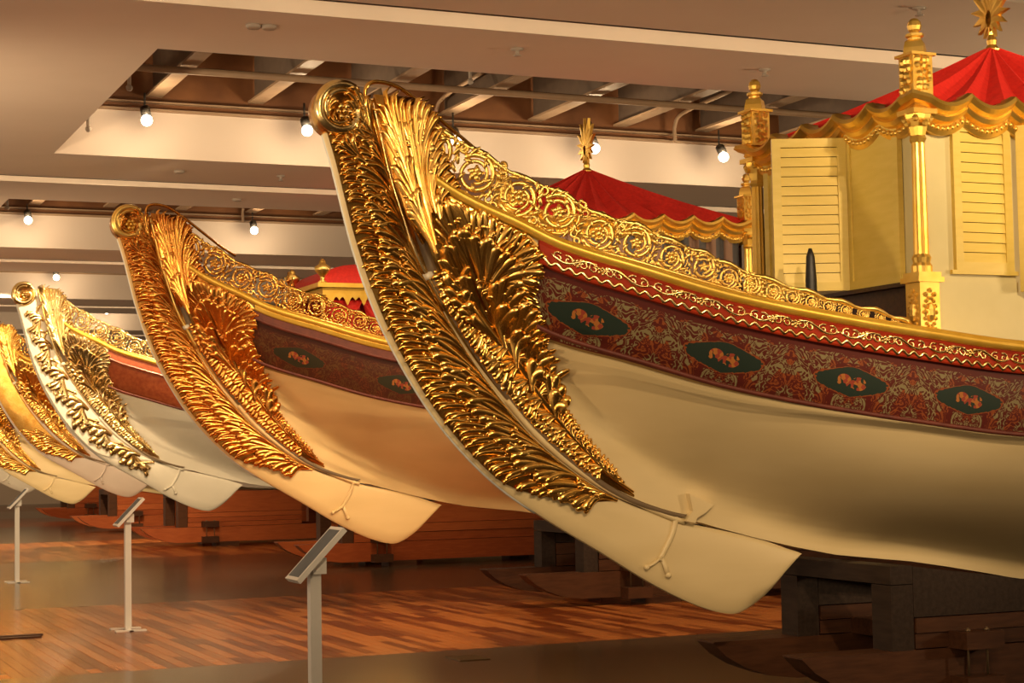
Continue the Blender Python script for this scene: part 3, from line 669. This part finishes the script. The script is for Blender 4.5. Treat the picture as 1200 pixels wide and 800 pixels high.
for i, (px, py, r) in enumerate(SCR):
    p = rail_pt(px, py); d = on_y(px, py, ROOT[1] - float(bw(p[0]))); dep = float(np.dot(d - CAM, np.array([_u[2], _v[2], _w[2]])))
    R = r/F*dep*.98; db = float(bw(p[0] + .02) - bw(p[0] - .02))/.04; q = rail_pt(px + 8, py + 8*(.50 if px < 600 else .33 if px < 870 else .2))
    sl = math.atan2(q[1] - p[1], q[0] - p[0]); k = i % 2
    Mx = Matrix.Translation((p[0], -float(bw(p[0])) - .004, p[1])) @ Matrix.Rotation(-math.atan(db), 4, 'Z') @ Matrix.Rotation(-sl, 4, 'Y') @ Matrix.Diagonal((R, R*.85, R*(1 if k else -1), 1))
    if smesh[k] is None: smesh[k] = scroll_mesh(k).build('scroll_rosette', goldpale, openwork, True, matrix=Mx)
    else: link_copy(smesh[k], openwork, Mx)
# tiller line, a thin gilded rod arching over the stern
tr = MB(); TP = catmull([f3(*p, 0) for p in ((432,122),(428,112),(430,101),(438,96),(452,97),(470,104),(497,124),(530,152),(560,177),(585,194))], 5)
tr.tube(TP, .013, 6); tr.build('tiller_rod', gold, root, True)

# ================================================================== PAVILION on a barge
CX0, CX1, CYH = .84, 3.46, .92; ZP0, ZP1, ZW, ZC = 2.16, 2.57, 3.58, 3.66
def pavilion(parent, open_sides=False):
    parts = []
    def add(o): parts.append(o); return o
    def P(mb, name, m, par=None, smooth=False): return mb.build(name, m, par or parent, smooth)
    # scalloped cornice along the four sides
    prof = [(-.05,-.16),(.015,-.165),(.03,-.135),(.018,-.10),(.05,-.085),(.065,-.06),(.055,-.045),(.09,-.03),(.115,-.005),(.105,.02),(.06,.03),(-.05,.02)]
    loop = []
    for (x0, y0, x1, y1, n) in ((CX0, CYH, CX0, -CYH, 5), (CX0, -CYH, CX1, -CYH, 8), (CX1, -CYH, CX1, CYH, 5), (CX1, CYH, CX0, CYH, 8)):
        nx, ny = ((y1 - y0), -(x1 - x0)); l = math.hypot(nx, ny); nx, ny = nx/l, ny/l
        side = []
        for i in range(n*10 + 1):
            t = i/(n*10); f = (t*n) % 1; f = f if i < n*10 else 0
            dz = -.065*(1 - (2*f - 1)**2)
            k = 1 if t < .02 else (-1 if t > .98 else 0)
            tx, ty = (x1 - x0)/math.hypot(x1-x0, y1-y0), (y1 - y0)/math.hypot(x1-x0, y1-y0)
            side.append([(x0 + (x1-x0)*t + nx*o - tx*o*(i == 0) + tx*o*(i == n*10), y0 + (y1-y0)*t + ny*o - ty*o*(i == 0) + ty*o*(i == n*10), ZC + dz + u_) for o, u_ in prof])
        loop += side
    m = MB(); m.grid(loop); add(P(m, 'scalloped_cornice', cornicegold, None, False))
    # carved band under the moulding
    m = MB()
    for (x0, y0, x1, y1, n) in ((CX0 - .02, CYH, CX0 - .02, -CYH, 5), (CX0, -CYH - .02, CX1, -CYH - .02, 8)):
        for i in range(n*9):
            t = (i + .5)/(n*9); f = (t*n) % 1; dz = -.065*(1 - (2*f-1)**2); m.ball((x0 + (x1-x0)*t, y0 + (y1-y0)*t, ZC + dz - .125), .020, 6, 4)
    add(P(m, 'beaded_band', cornicegold, None, True))
    # tent roof, folded to the scallops
    ap = (2.15, 0, 4.27); m = MB(); ring = []
    for (x0, y0, x1, y1, n) in ((CX0, CYH, CX0, -CYH, 5), (CX0, -CYH, CX1, -CYH, 8), (CX1, -CYH, CX1, CYH, 5), (CX1, CYH, CX0, CYH, 8)):
        for i in range(n*2): t = i/(n*2); ring.append((x0 + (x1-x0)*t, y0 + (y1-y0)*t, ZC + .01 - .05*(i % 2)))
    lv = []
    for h in (0, .2, .4, .6, .8, .95, 1.0):
        lv.append([(p[0] + (ap[0]-p[0])*h, p[1] + (ap[1]-p[1])*h, p[2] + (ap[2]-p[2])*h - .03*math.sin(math.pi*h)*(1 + .8*(k % 2))) for k, p in enumerate(ring + ring[:1])])
    m.grid(lv); add(P(m, 'tent_roof', redcloth if open_sides else brightcloth))
    # sunburst finial
    m = MB(); cz = 4.48; poly = []; NRAY = 15
    for k in range(NRAY*2):
        a = -math.pi/2 + 2*math.pi*(k + .5)/(NRAY*2); r = (.235 if k % 2 == 0 else .120)*(1 + .30*math.sin(a)); poly.append((r*math.cos(a)*.82, cz + r*math.sin(a)))
    hole = [(.028*math.cos(2*math.pi*k/10 - math.pi/2), cz - .03 + .06*math.sin(2*math.pi*k/10 - math.pi/2)) for k in range(30)]
    hole = [(.028*math.cos(-math.pi/2 + 2*math.pi*(k + .5)/30), cz - .03 + .058*math.sin(-math.pi/2 + 2*math.pi*(k + .5)/30)) for k in range(30)]
    for sx_ in (-.014, .014): m.grid([[(ap[0] + sx_, q[0], q[1]) for q in poly + poly[:1]], [(ap[0] + sx_*1.6, q[0], q[1]) for q in hole + hole[:1]]])
    m.grid([[(ap[0] - .014, q[0], q[1]) for q in poly + poly[:1]], [(ap[0] + .014, q[0], q[1]) for q in poly + poly[:1]]])
    m.lathe([(.05, 0), (.055, .02), (.03, .05), (.035, .08), (.02, .12)], 10, (ap[0], 0, 4.22))
    add(P(m, 'sunburst_finial', cornicegold))
    # corner columns
    for cx_, cy_ in ((CX0, -CYH), (CX0, CYH), (CX1, -CYH), (CX1, CYH)):
        m = MB(); m.lathe([(.062, 2.60), (.062, 2.64), (.05, 2.66), (.058, 2.69), (.046, 2.71), (.042, 3.05), (.038, 3.38), (.048, 3.40)], 20, (cx_, cy_, 0), .14)
        c = add(P(m, 'column', cornicegold))
        m = MB(); m.box(cx_-.07, cx_+.07, cy_-.07, cy_+.07, ZP0, ZP1 - .02); m.box(cx_-.085, cx_+.085, cy_-.085, cy_+.085, ZP0, ZP0 + .03); m.box(cx_-.092, cx_+.092, cy_-.092, cy_+.092, ZP1 - .03, ZP1); m.box(cx_-.08, cx_+.08, cy_-.08, cy_+.08, ZP1, ZP1 + .03)
        for fx, fy in ((-1, 0), (0, -1)):
            for q in range(14):
                a = 2*math.pi*q/14; d = .042*math.cos(a); m.ball((cx_ + fx*.07 + fy*d, cy_ + fy*.07 + fx*d, 2.36 + .085*math.sin(a)), .013, 6, 4)
            m.ball((cx_ + fx*.07, cy_ + fy*.07, 2.36), .03, 8, 5, (1, 1, 2))
            for zz, s3 in ((2.49, 1), (2.235, -1)):
                for d in (-.03, 0, .03): m.ball((cx_ + fx*.07 + fy*d, cy_ + fy*.07 + fx*d, zz - s3*abs(d)*.8), .016, 6, 4)
        P(m, 'pedestal', cornicegold, c)
        m = MB(); m.lathe([(.045, 3.38), (.055, 3.40), (.048, 3.42), (.062, 3.47), (.082, 3.52), (.088, 3.55)], 12, (cx_, cy_, 0), .15)
        m.box(cx_-.085, cx_+.085, cy_-.085, cy_+.085, 3.545, 3.575)
        for q in range(8):
            a = 2*math.pi*q/8; m.ball((cx_ + .075*math.cos(a), cy_ + .075*math.sin(a), 3.49 + .03*(q % 2)), .022, 6, 4)
        P(m, 'capital', cornicegold, c)
        m = MB(); m.box(cx_-.07, cx_+.07, cy_-.07, cy_+.07, ZC, 3.90); m.box(cx_-.088, cx_+.088, cy_-.088, cy_+.088, 3.895, 3.912)
        m.lathe([(.088, 3.91), (.082, 3.95), (.072, 3.985), (.05, 4.0)], 4, (cx_, cy_, 0)); m.lathe([(.038, 3.99), (.04, 4.01), (.055, 4.02), (.055, 4.035), (.03, 4.04), (.026, 4.05)], 10, (cx_, cy_, 0)); m.ball((cx_, cy_, 4.085), .043, 10, 6, (1, 1, 1.15))
        for fx, fy in ((-1, 0), (0, -1)):
            for q in range(5):
                for w in (-.042 + rng.uniform(0, .02), 0, .042 - rng.uniform(0, .02)): m.ball((cx_ + fx*.07 + fy*w, cy_ + fy*.07 + fx*w, 3.70 + .043*q + rng.uniform(-.010, .010)), .0225, 6, 4, (1, 1, rng.uniform(.8, 1.4)))
        P(m, 'finial', cornicegold, c)
    fx = CX0; fy = -CYH
    if open_sides:
        for nm, pts in (('curtain', [(fx, y) for y in np.linspace(-.80, .80, 60)]), ('curtain', [(x, fy) for x in np.linspace(CX0 + .1, CX1 - .1, 90)]), ('curtain', [(CX1, y) for y in np.linspace(-.80, .80, 60)])):
            m = MB(); m.grid([[(x + .025*math.sin(k*1.1)*(nm == 'curtain'), y + .025*math.sin(k*1.1), z) for k, (x, y) in enumerate(pts)] for z in (2.2, 2.9, ZW)]); add(P(m, nm, striped, None, True))
        return parts
    # timber walls behind the shutters and low side panels
    m = MB(); m.box(fx + .02, fx + .05, -.86, .86, 2.56, ZW); m.box(CX0 + .06, CX1 - .06, .90, .93, 2.1, ZW); m.box(CX1 - .05, CX1 - .02, -.86, .86, 2.1, ZW); add(P(m, 'wall_panels', sage))
    m = MB(); m.box(fx + .03, fx + .06, -.86, .86, 2.05, 2.555); m.box(fx - .03, fx + .05, -.85, .86, 2.535, 2.56); add(P(m, 'dark_sill', darkwood))
    m = MB(); m.box(CX0 + .06, CX1 - .06, -.905, -.87, 2.12, 2.56); add(P(m, 'lower_panel', sage))
    m = MB(); m.box(CX0 + .06, CX1 - .06, -.895, -.87, 2.56, ZW); add(P(m, 'side_wall', sage))
    def shutter(origin, dirv, w, h, slats=True, name='shutter', flip=False):
        o = bpy.data.objects.new(name, None)
        m = MB(); t = .018; fw = .055
        m.box(0, fw, -t, t, 0, h); m.box(w - fw, w, -t, t, 0, h); m.box(fw, w - fw, -t, t, 0, fw); m.box(fw, w - fw, -t, t, h - fw, h)
        if not slats: m.box(fw, w - fw, -.006, .006, fw, h - fw)
        ang = math.atan2(dirv[1], dirv[0]); Mx = Matrix.Translation(origin) @ Matrix.Rotation(ang, 4, 'Z') @ Matrix.Diagonal((1, -1 if flip else 1, 1, 1))
        f = m.build(name, yellowwood, parent, matrix=Mx, fix=False); parts.append(f)
        if slats:
            n = int((h - 2*fw)/.058); sh = (h - 2*fw)/n; sm = MB()
            bk = MB(); bk.box(fw, w - fw, .012, .016, fw, h - fw); bk.build('slat_shade_sheet', blackgap, f, fix=False)  # black sheet standing in for shade behind the slats
            sm.add([(fw, -.013, 0), (w-fw, -.013, 0), (w-fw, -.004, sh*.94), (fw, -.004, sh*.94), (fw, -.003, 0), (w-fw, -.003, 0), (w-fw, .006, sh*.94), (fw, .006, sh*.94)],
                   [(0,1,2,3),(4,7,6,5),(0,4,5,1),(3,2,6,7),(0,3,7,4),(1,5,6,2)])
            s0 = sm.build('slat', yellowwood, f, fix=False, matrix=Matrix.Translation((0, 0, fw)))
            for k in range(1, n): link_copy(s0, f, Matrix.Translation((0, 0, fw + sh*k)))
        return f
    yh = 9.44 - ROOT[1]
    shutter((fx - .02, yh - .01, 2.56), (-.918, .395), .47, .97, flip=True)                 # open leaf, swung out
    shutter((fx - .005, yh, 2.56), (0, -1), .56, .99, False)                      # closed panelled leaf
    shutter((fx - .005, .80, 2.56), (0, -1), .42, .99, False)
    xs0 = CX0 + .25
    m = MB(); m.box(xs0 - .03, xs0 + .46, -.925, -.90, 2.60, 2.625); add(P(m, 'shutter_sill', yellowwood))
    shutter((xs0, -CYH + .012, 2.62), (1, 0), .43, .90)
    shutter((xs0 + .47, -CYH - .01, 2.50), (.62, -.78), .40, 1.02, False)
    shutter((xs0 + 1.12, -CYH + .012, 2.62), (1, 0), .43, .90)
    return parts
pav1 = pavilion(root)
st = MB(); p = np.array([6.02, 9.28, 0]) - ROOT
st.lathe([(.02, 2.12), (.032, 2.2), (.037, 2.35), (.036, 2.6), (.027, 2.75), (.010, 2.80)], 8, (p[0], p[1], 0)); st.build('mooring_post', black, root, True)

# ================================================================== THE OTHER BARGES, copies with their own paint
def copy_barge(Y, tip_px, label, scale, swap, skip=(), keep_leaf=lambda p, i: True, group='gilded barges in a row'):
    tip0 = cl(850, 718); t = on_y(*tip_px, Y)
    r = empty('ceremonial_barge', (t[0] - tip0[0]*scale, Y, t[2] - tip0[1]*scale), label, 'barge', group); r.scale = (scale,)*3
    def rec(src, par):
        n = 0
        for ch in list(src.children):
            nm = ch.name.split('.')[0]
            if nm in skip: continue
            if nm == 'acanthus_leaf':
                n += 1
                if not keep_leaf(src.name.split('.')[0], n): continue
            c = ch.copy(); col.objects.link(c); c.parent = par
            m = ch.data.materials[0] if ch.data else None
            key = (nm, m.name) if m and (nm, m.name) in swap else (m.name if m and m.name in swap else None)
            if key: c.material_slots[0].link = 'OBJECT'; c.material_slots[0].material = swap[key]
            rec(ch, c)
    rec(root, r); return r
PAVNAMES = ('scalloped_cornice','beaded_band','tent_roof','sunburst_finial','column','wall_panels','dark_sill','lower_panel','side_wall','shutter','shutter_sill','curtain','mooring_post','hinge_plate')
allv = lambda p, i: True
BY = [9.62, 17.07, 24.52, 31.97, 39.42, 46.87]
b2 = copy_barge(BY[1], (455, 636), 'second barge, reddish gilded stern carving and a dark painted band, red pointed tent aboard', 1.06,
    {'cream_paint': creamwarm, 'gold_leaf': copper, 'painted_flower_band': bandB, 'red_frieze_paint': maroon, 'gold_bright': gold, 'gold_pale': goldpale}, PAVNAMES + ('frieze_scrollwork',))
moulding(XBN, lambda x: zs(x), [(-.05,-.045),(.030,-.045),(.040,-.035),(.036,-.005),(.040,.0),(-.05,.0)]).build('gilded_fillet', goldpaint, b2, True)
pavilion(b2, True)
b3 = copy_barge(BY[2], (240, 598), 'third barge, white rudder with sparse gold scrolls, plain red-brown band, flat gold canopy aboard', 1.0,
    {'cream_paint': white, ('carved_ground', 'gold_leaf'): white, 'painted_flower_band': redbrown, 'red_frieze_paint': redbrown, 'gold_leaf': goldwhite, 'gold_bright': goldwhite}, PAVNAMES + ('frieze_scrollwork', 'inner_fillet', 'tiller_rod'), lambda p, i: (p != 'rudder'))
rud3 = [c for c in b3.children if c.name.startswith('rudder')][0]
for i in range(6):
    s_ = 1.9 + 1.55*i; lf = Relief(lift_r); sg = 1 if i % 2 else -1
    b = RM(s_ + .2, .86); tg = RM(s_ - .6, .80) - b
    lf.bundle(b, tg, [RM(s_ - .9 + .30*k, .22 + .09*k if i < 5 else .5) for k in range(4)], .006, .020, 1.2, .5)
    lf.bundle(RM(s_ - .2, .80), RM(s_ + .5, .55) - RM(s_ - .2, .80), [RM(s_ + .15 + .26*k, .20 + .10*k) for k in range(4)], .010, .018, 1.1, -.4)
    ts = np.linspace(0, 1, 16); lf.arch([RM(s_ + .9 - 1.7*t, .88 - .42*math.sin(math.pi*t)) for t in ts], [.016 + .008*math.sin(math.pi*t) for t in ts], [.006]*16, [.020]*16)
    c3 = RM(s_ + .55, .30); lf.arch([c3 + .05*(1 - .6*t)*np.array([math.cos(7*t), math.sin(7*t)]) for t in ts], [.011]*16, [.006]*16, [.020]*16)
    lf.build('gold_scroll', goldwhite, rud3)
b4 = copy_barge(BY[3], (148, 582), 'fourth barge, mauve-grey hull with a smooth orange-gold rudder and dark gilded quarter', 1.0,
    {'cream_paint': mauve, 'painted_flower_band': bandB, 'red_frieze_paint': maroon, 'gold_bright': gold, ('stern_carving', 'gold_leaf'): copper}, PAVNAMES + ('frieze_scrollwork', 'tiller_rod'), lambda p, i: (p != 'rudder') or i > 11)
b5 = copy_barge(BY[4], (83, 590), 'fifth barge, cream rudder blade with gold leaf tips, cut off at the left', 1.0,
    {'painted_flower_band': bandB, 'red_frieze_paint': maroon}, PAVNAMES + ('frieze_scrollwork', 'tiller_rod'))
b6 = copy_barge(BY[5], (30, 577), 'farthest barge, only its white rudder blade showing behind the farthest sign', 1.0,
    {'cream_paint': white, 'painted_flower_band': redbrown, 'red_frieze_paint': maroon}, PAVNAMES + ('frieze_scrollwork', 'tiller_rod', 'openwork_rail'))
# flat canopy of the third barge
def canopy(par):
    q = on_y(352, 340, BY[2]) - np.array(par.location); x0 = q[0]; x1 = x0 + 2.6; hy = .85
    zt = on_y(400, 333, BY[2] - hy)[2] - par.location[2]; zb = on_y(400, 345, BY[2] - hy)[2] - par.location[2]
    m = MB(); m.box(x0 + .1, x1 - .1, -hy + .1, hy - .1, zb, zb + .13); m.box(x0 + .05, x1 - .05, -hy + .05, hy - .05, zb + .12, zt - .04); m.box(x0, x1, -hy, hy, zt - .04, zt + .02)
    m.build('canopy_frame', goldpaint, par)
    n = 40
    for y in (-hy + .09, hy - .09):
        m = MB(); pts = []
        for i in range(n*3 + 1):
            t = i/(n*3); f = (t*10) % 1; dz = -.02 - .12*math.exp(-((f - .5)/.16)**2) - .05*math.exp(-((min(f, 1-f))/.1)**2); pts.append((x0 + .1 + (x1 - x0 - .2)*t, y, zb + dz))
        m.grid([[(a, b, zb + .01) for a, b, c in pts], pts, [(a, b + .012, c) for a, b, c in pts], [(a, b + .012, zb + .01) for a, b, c in pts]])
        m.build('valance', goldpaint, par)
    m = MB(); rows = []
    for i in range(9):
        t = i/8; s_ = math.cos(t*math.pi/2)**.7; rows.append([((x0 + x1)/2 + (x1-x0-.14)/2*s_*sx_, (hy - .07)*s_*sy_, zt + .02 + .34*math.sin(t*math.pi/2)) for sx_, sy_ in ((-1,-1),(-.5,-1.03),(0,-1),(.5,-1.03),(1,-1),(1,1),(.5,1.03),(0,1),(-.5,1.03),(-1,1),(-1,-1))])
    m.grid(rows); m.build('canopy_dome', redcloth, par, True)
    for cx_, cy_ in ((x0 + .1, -hy + .1), (x0 + .1, hy - .1), (x1 - .1, -hy + .1), (x1 - .1, hy - .1)):
        m = MB(); m.lathe([(.05, 1.9), (.035, 2.1), (.03, zb - .1), (.05, zb)], 10, (cx_, cy_, 0)); c = m.build('canopy_post', goldpale, par, True)
        m = MB(); m.lathe([(.08, 0), (.03, .05), (.04, .1), (.11, .17), (.12, .22), (.05, .27), (.05, .30), (.02, .34)], 10, (cx_, cy_, zt + .02)); m.build('urn_finial', goldpale, c, True)
    for k in range(4):
        m = MB(); xa = x0 + .1 + k*.6; rows = []
        for i in range(8):
            t = i/7; rows.append([(xa + .6*s_, -hy + .16 + .05*math.sin(t*9), zb - (.02 + t*.5)*math.sin(math.pi*s_)**.8 - .05) for s_ in np.linspace(0, 1, 10)])
        m.grid(rows); m.build('swag', redcloth, par, True)
    for s_ in (-1, 1):
        m = MB(); m.grid([[(x, s_*(hy - .25) + .03*math.sin(k*1.7), z) for k, x in enumerate(np.linspace(x0 + .1, x1 - .1, 60))] for z in (1.9, zb)]); m.build('drape', darkcloth, par, True)
canopy(b3)
# upright gilded staffs before the canopy, part of the third barge
for px, h in ((326, 324), (333, 326), (340, 318), (345, 324)):
    q = on_y(px, h, BY[2]) - np.array(b3.location); m = MB(); m.tube([(q[0], .1, 1.9), (q[0], .1, q[2])], [.022, .012], 6); m.ball((q[0], .1, q[2] - .12), .04, 6, 4); m.build('staff', copper, b3, True)
for b, c in ((root, True),): pass
hp2 = None

# ================================================================== CRADLES
def cradle(barge, x_off, label, wood, dark, gap=False):
    X = x_off; Yc = barge.location.y
    c = empty('timber_cradle', (X, Yc, 0), label, 'cradle', 'timber cradles under the barges')
    key = lambda lx: min(1.0, barge.location.z + barge.scale[0]*float(zl((X + lx - barge.location.x)/barge.scale[0]))) - .02
    Lc = 6.0; face = cradleface if wood is cradleshade else dark; H = key(.80)
    for sy in (-.52, .52):
        m = MB(); poly = [(0, .345), (Lc, .345), (Lc, .08), (.62, .08), (.40, .11), (.22, .175), (.09, .25), (0, .335)]
        m.prism(poly, sy - .11, sy + .11); m.build('runner', wood, c)
        for x in (1.3, 3.6, 5.4): box_obj('floor_block', dark, c, x, x + .42, sy - .16, sy + .16, 0, .08)
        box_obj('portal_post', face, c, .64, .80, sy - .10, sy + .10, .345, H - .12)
        xe = 2.9 if gap else Lc - .1; xs_ = np.linspace(.81, xe, 8); tops = np.minimum.accumulate([key(x) for x in xs_]) - .01
        lo = .352; n = 3 if not gap else 4; zz = np.linspace(lo, min(tops[-1] - .03, .60), n)
        for k in range(n - 1):
            off = .012*(k % 2); box_obj('side_plank', wood, c, .81, xe, sy - .10 - off, sy + .10, zz[k], zz[k+1] - .006)
        m = MB(); m.prism([(xs_[0], zz[-1])] + [(xs_[-1], zz[-1])] + [(x, t) for x, t in zip(xs_[::-1], tops[::-1])], sy - .09, sy + .10); m.build('side_plank', face if wood is cradleshade else wood, c)
        if gap:
            for x in (3.35, 3.95, 5.0): box_obj('upright', wood, c, x, x + .16, sy - .08, sy + .08, .345, key(x) - .12)
            m = MB(); m.prism([(2.92, key(2.92) - .10), (Lc, key(Lc) - .10), (Lc, key(Lc) - .01), (2.92, key(2.92) - .01)], sy - .10, sy + .10); m.build('cap_timber', dark, c)
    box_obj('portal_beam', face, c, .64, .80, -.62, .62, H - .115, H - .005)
    box_obj('cross_timber', dark, c, 1.05, 1.33, -.80, .80, .346, .45)
    for sy in (-1, 1): box_obj('clamp_block', dark, c, 1.05, 1.33, min(sy*.635, sy*.80), max(sy*.635, sy*.80), .07, .18)
    for x in (1.12, 1.26):
        for sy in (-.72, .72):
            m = MB(); m.tube([(x, sy, .18), (x, sy, .47)], .008, 6); m.tube([(x, sy, .448), (x, sy, .462)], .018, 6); m.build('bolt', ventmetal, c, True)
    for k in range(3): box_obj('bearer', dark, c, 2.2 + 1.4*k, 2.5 + 1.4*k, -.42, .42, .36, key(2.5 + 1.4*k) - .01)
    return c
for a in ((root, 5.70, 'dark shaded timber cradle under the nearest barge, with an open square portal', cradleshade, cradleshade),
          (b2, 7.22, 'dark shaded timber cradle under the second barge, twin curved runner tips', cradleshade, cradleshade),
          (b3, 7.05, 'reddish plank cradle under the third barge, behind the nearest sign', cradlewood, cradleshade),
          (b4, 6.42, 'red-brown cradle under the fourth barge, with uprights and gaps to the right', cradlewood, cradleshade, True),
          (b5, 6.6, 'bright red-lit cradle under the fifth barge, left of the middle sign', cradlewood, cradleshade),
          (b6, 6.95, 'farthest cradle, red-brown timber low behind the farthest sign', cradlewood, cradleshade)): cradle(*a)

# ================================================================== INFORMATION STANDS
def stand(loc, label):
    s_ = empty('information_stand', loc, label, 'sign stand', 'steel information stands')
    box_obj('post', steel, s_, -.028, .028, -.028, .028, .01, 1.0)
    m = MB(); m.box(-.14, .14, -.17, -.09, 0, .012); m.box(-.14, .14, .09, .17, 0, .012); m.box(-.02, .02, -.17, .17, .0, .010); m.build('base', steel, s_, fix=False)
    Mx = Matrix.Translation((.01, 0, 1.085)) @ Matrix.Rotation(math.radians(-46), 4, 'Y')
    m = MB(); m.box(-.175, .175, -.105, .105, -.014, .012); p = m.build('panel', steel, s_, matrix=Mx, fix=False)
    box_obj('panel_face', panelgrey, p, -.155, .155, -.085, .085, .012, .014)
    box_obj('bracket', steel, s_, -.02, .05, -.05, .05, .99, 1.07)
    return s_
def on_floor(px, py): r = ray(px, py); return CAM + r*(-CAM[2]/r[2])
q = on_y(368, 668, 8.62); stand((q[0], 8.62, 0), 'nearest steel information stand, tilted grey panel, at the lower middle of the picture')
q = on_floor(150, 738); stand((q[0], q[1], 0), 'middle steel information stand on orange parquet, its panel seen edge-on')
q = on_floor(20, 682); stand((q[0], q[1], 0), 'farthest steel information stand, standing on dark boards at the left edge')

# ================================================================== CEILING LIGHTS AND FITTINGS
def lamp(px, py, Y, label, power=0):
    p = on_y(px, py, Y); o = empty('spotlight', (p[0], p[1], p[2]), label, 'spotlight', 'lit spotlights in the ceiling slots')
    m = MB(); m.tube([(0, .02, .06), (0, .10, .16)], .065, 10); m.tube([(0, .12, .14), (0, .12, 6.10 - p[2])], .014, 6); m.build('housing', black, o, True)
    m = MB(); m.ball((0, 0, 0), .072, 12, 8); m.build('lamp_glass', lampglow, o, True)
    if power:
        l = bpy.data.lights.new('lamp', 'POINT'); l.energy = power; l.color = WARM; l.shadow_soft_size = .08
        lo = bpy.data.objects.new('lamp', l); col.objects.link(lo); lo.parent = o; lo.location = (0, -.16, -.05)
    return o
Y1, Y2, Y3, Y4 = 21.7, 31.9, 42.1, 52.3
for px, py, Y, lb in ((172,141,Y1,'lit spotlight at the left end of the near ceiling slot'), (360,153,Y1,'lit spotlight just left of the nearest barge scrolled head'), (535,165,Y1,'lit spotlight glimpsed through the thin rod and openwork rail'),
    (697,174,Y1,'lit spotlight right of the small sunburst above the red tent'), (848,184,Y1,'lit spotlight between the red tent and the yellow pavilion'),
    (33,258,Y2,'lit spotlight at the far left of the second ceiling slot'), (298,270,Y2,'lit spotlight right of the second barge scrolled head'),
    (66,325,Y3,'lit spotlight above the third barge scrolled head'), (125,365,Y4,'lit spotlight peeping over the third barge rail')): lamp(px, py, Y, lb, 34)
def fit(px, py, name, label, cat, build, group=None):
    r = ray(px, py); p = CAM + r*((CZ - CAM[2])/r[2]); m = MB(); build(m); o = m.build(name, fitting, None, True); o.location = tuple(p); tag(o, label, cat, group)
def b_spr(m): m.lathe([(.06, 0), (.06, -.012), (.018, -.02), (.018, -.06), (.04, -.065), (.04, -.07)], 10)
def b_disc(m): m.lathe([(.07, .0), (.07, -.02), (.055, -.035), (.02, -.03)], 16)
fit(606, 57, 'sprinkler_head', 'small sprinkler on the ceiling above the nearest barge rail', 'sprinkler', b_spr, 'ceiling sprinklers')
fit(1077, 9, 'sprinkler_head', 'small sprinkler on the ceiling over the pavilion corner finial', 'sprinkler', b_spr, 'ceiling sprinklers')
fit(896, 81, 'sprinkler_head', 'small sprinkler on the ceiling above the far pavilion finial', 'sprinkler', b_spr, 'ceiling sprinklers')
fit(329, 206, 'sprinkler_head', 'small sprinkler beyond the near slot, left of the nearest rudder', 'sprinkler', b_spr, 'ceiling sprinklers')
fit(297, 29, 'smoke_detector', 'left one of two small round detectors at the top', 'detector', b_disc)
fit(315, 30, 'smoke_detector', 'right one of two small round detectors at the top', 'detector', b_disc)
fit(210, 200, 'downlight_ring', 'flat round downlight ring beyond the near ceiling slot', 'downlight', b_disc)
fit(278, 233, 'smoke_detector', 'small round detector before the second slot above a scrolled head', 'detector', b_disc)
# floor fittings
q = on_floor(548, 771); m = MB()
for i in range(9): m.box(-.11 + .026*i, -.097 + .026*i, -.15, .15, 0, .004)
m.box(-.12, .12, -.16, -.15, 0, .005); m.box(-.12, .12, .15, .16, 0, .005); m.box(-.125, -.115, -.16, .16, 0, .005); m.box(.115, .125, -.16, .16, 0, .005)
o = m.build('floor_vent', ventmetal, None, fix=False); o.location = (q[0], q[1], .001); tag(o, 'small metal vent grille set in the dark floor near the nearest sign', 'vent')
q = on_floor(14, 747); m = MB(); m.box(-.3, .28, .05, .13, 0, .012); m.box(-.3, .24, -.13, -.05, 0, .012); o = m.build('floor_plate', darkwood, None, fix=False); o.location = (q[0], q[1], .001); tag(o, 'pair of flat dark bars on the floor at the lower left edge', 'floor plate')
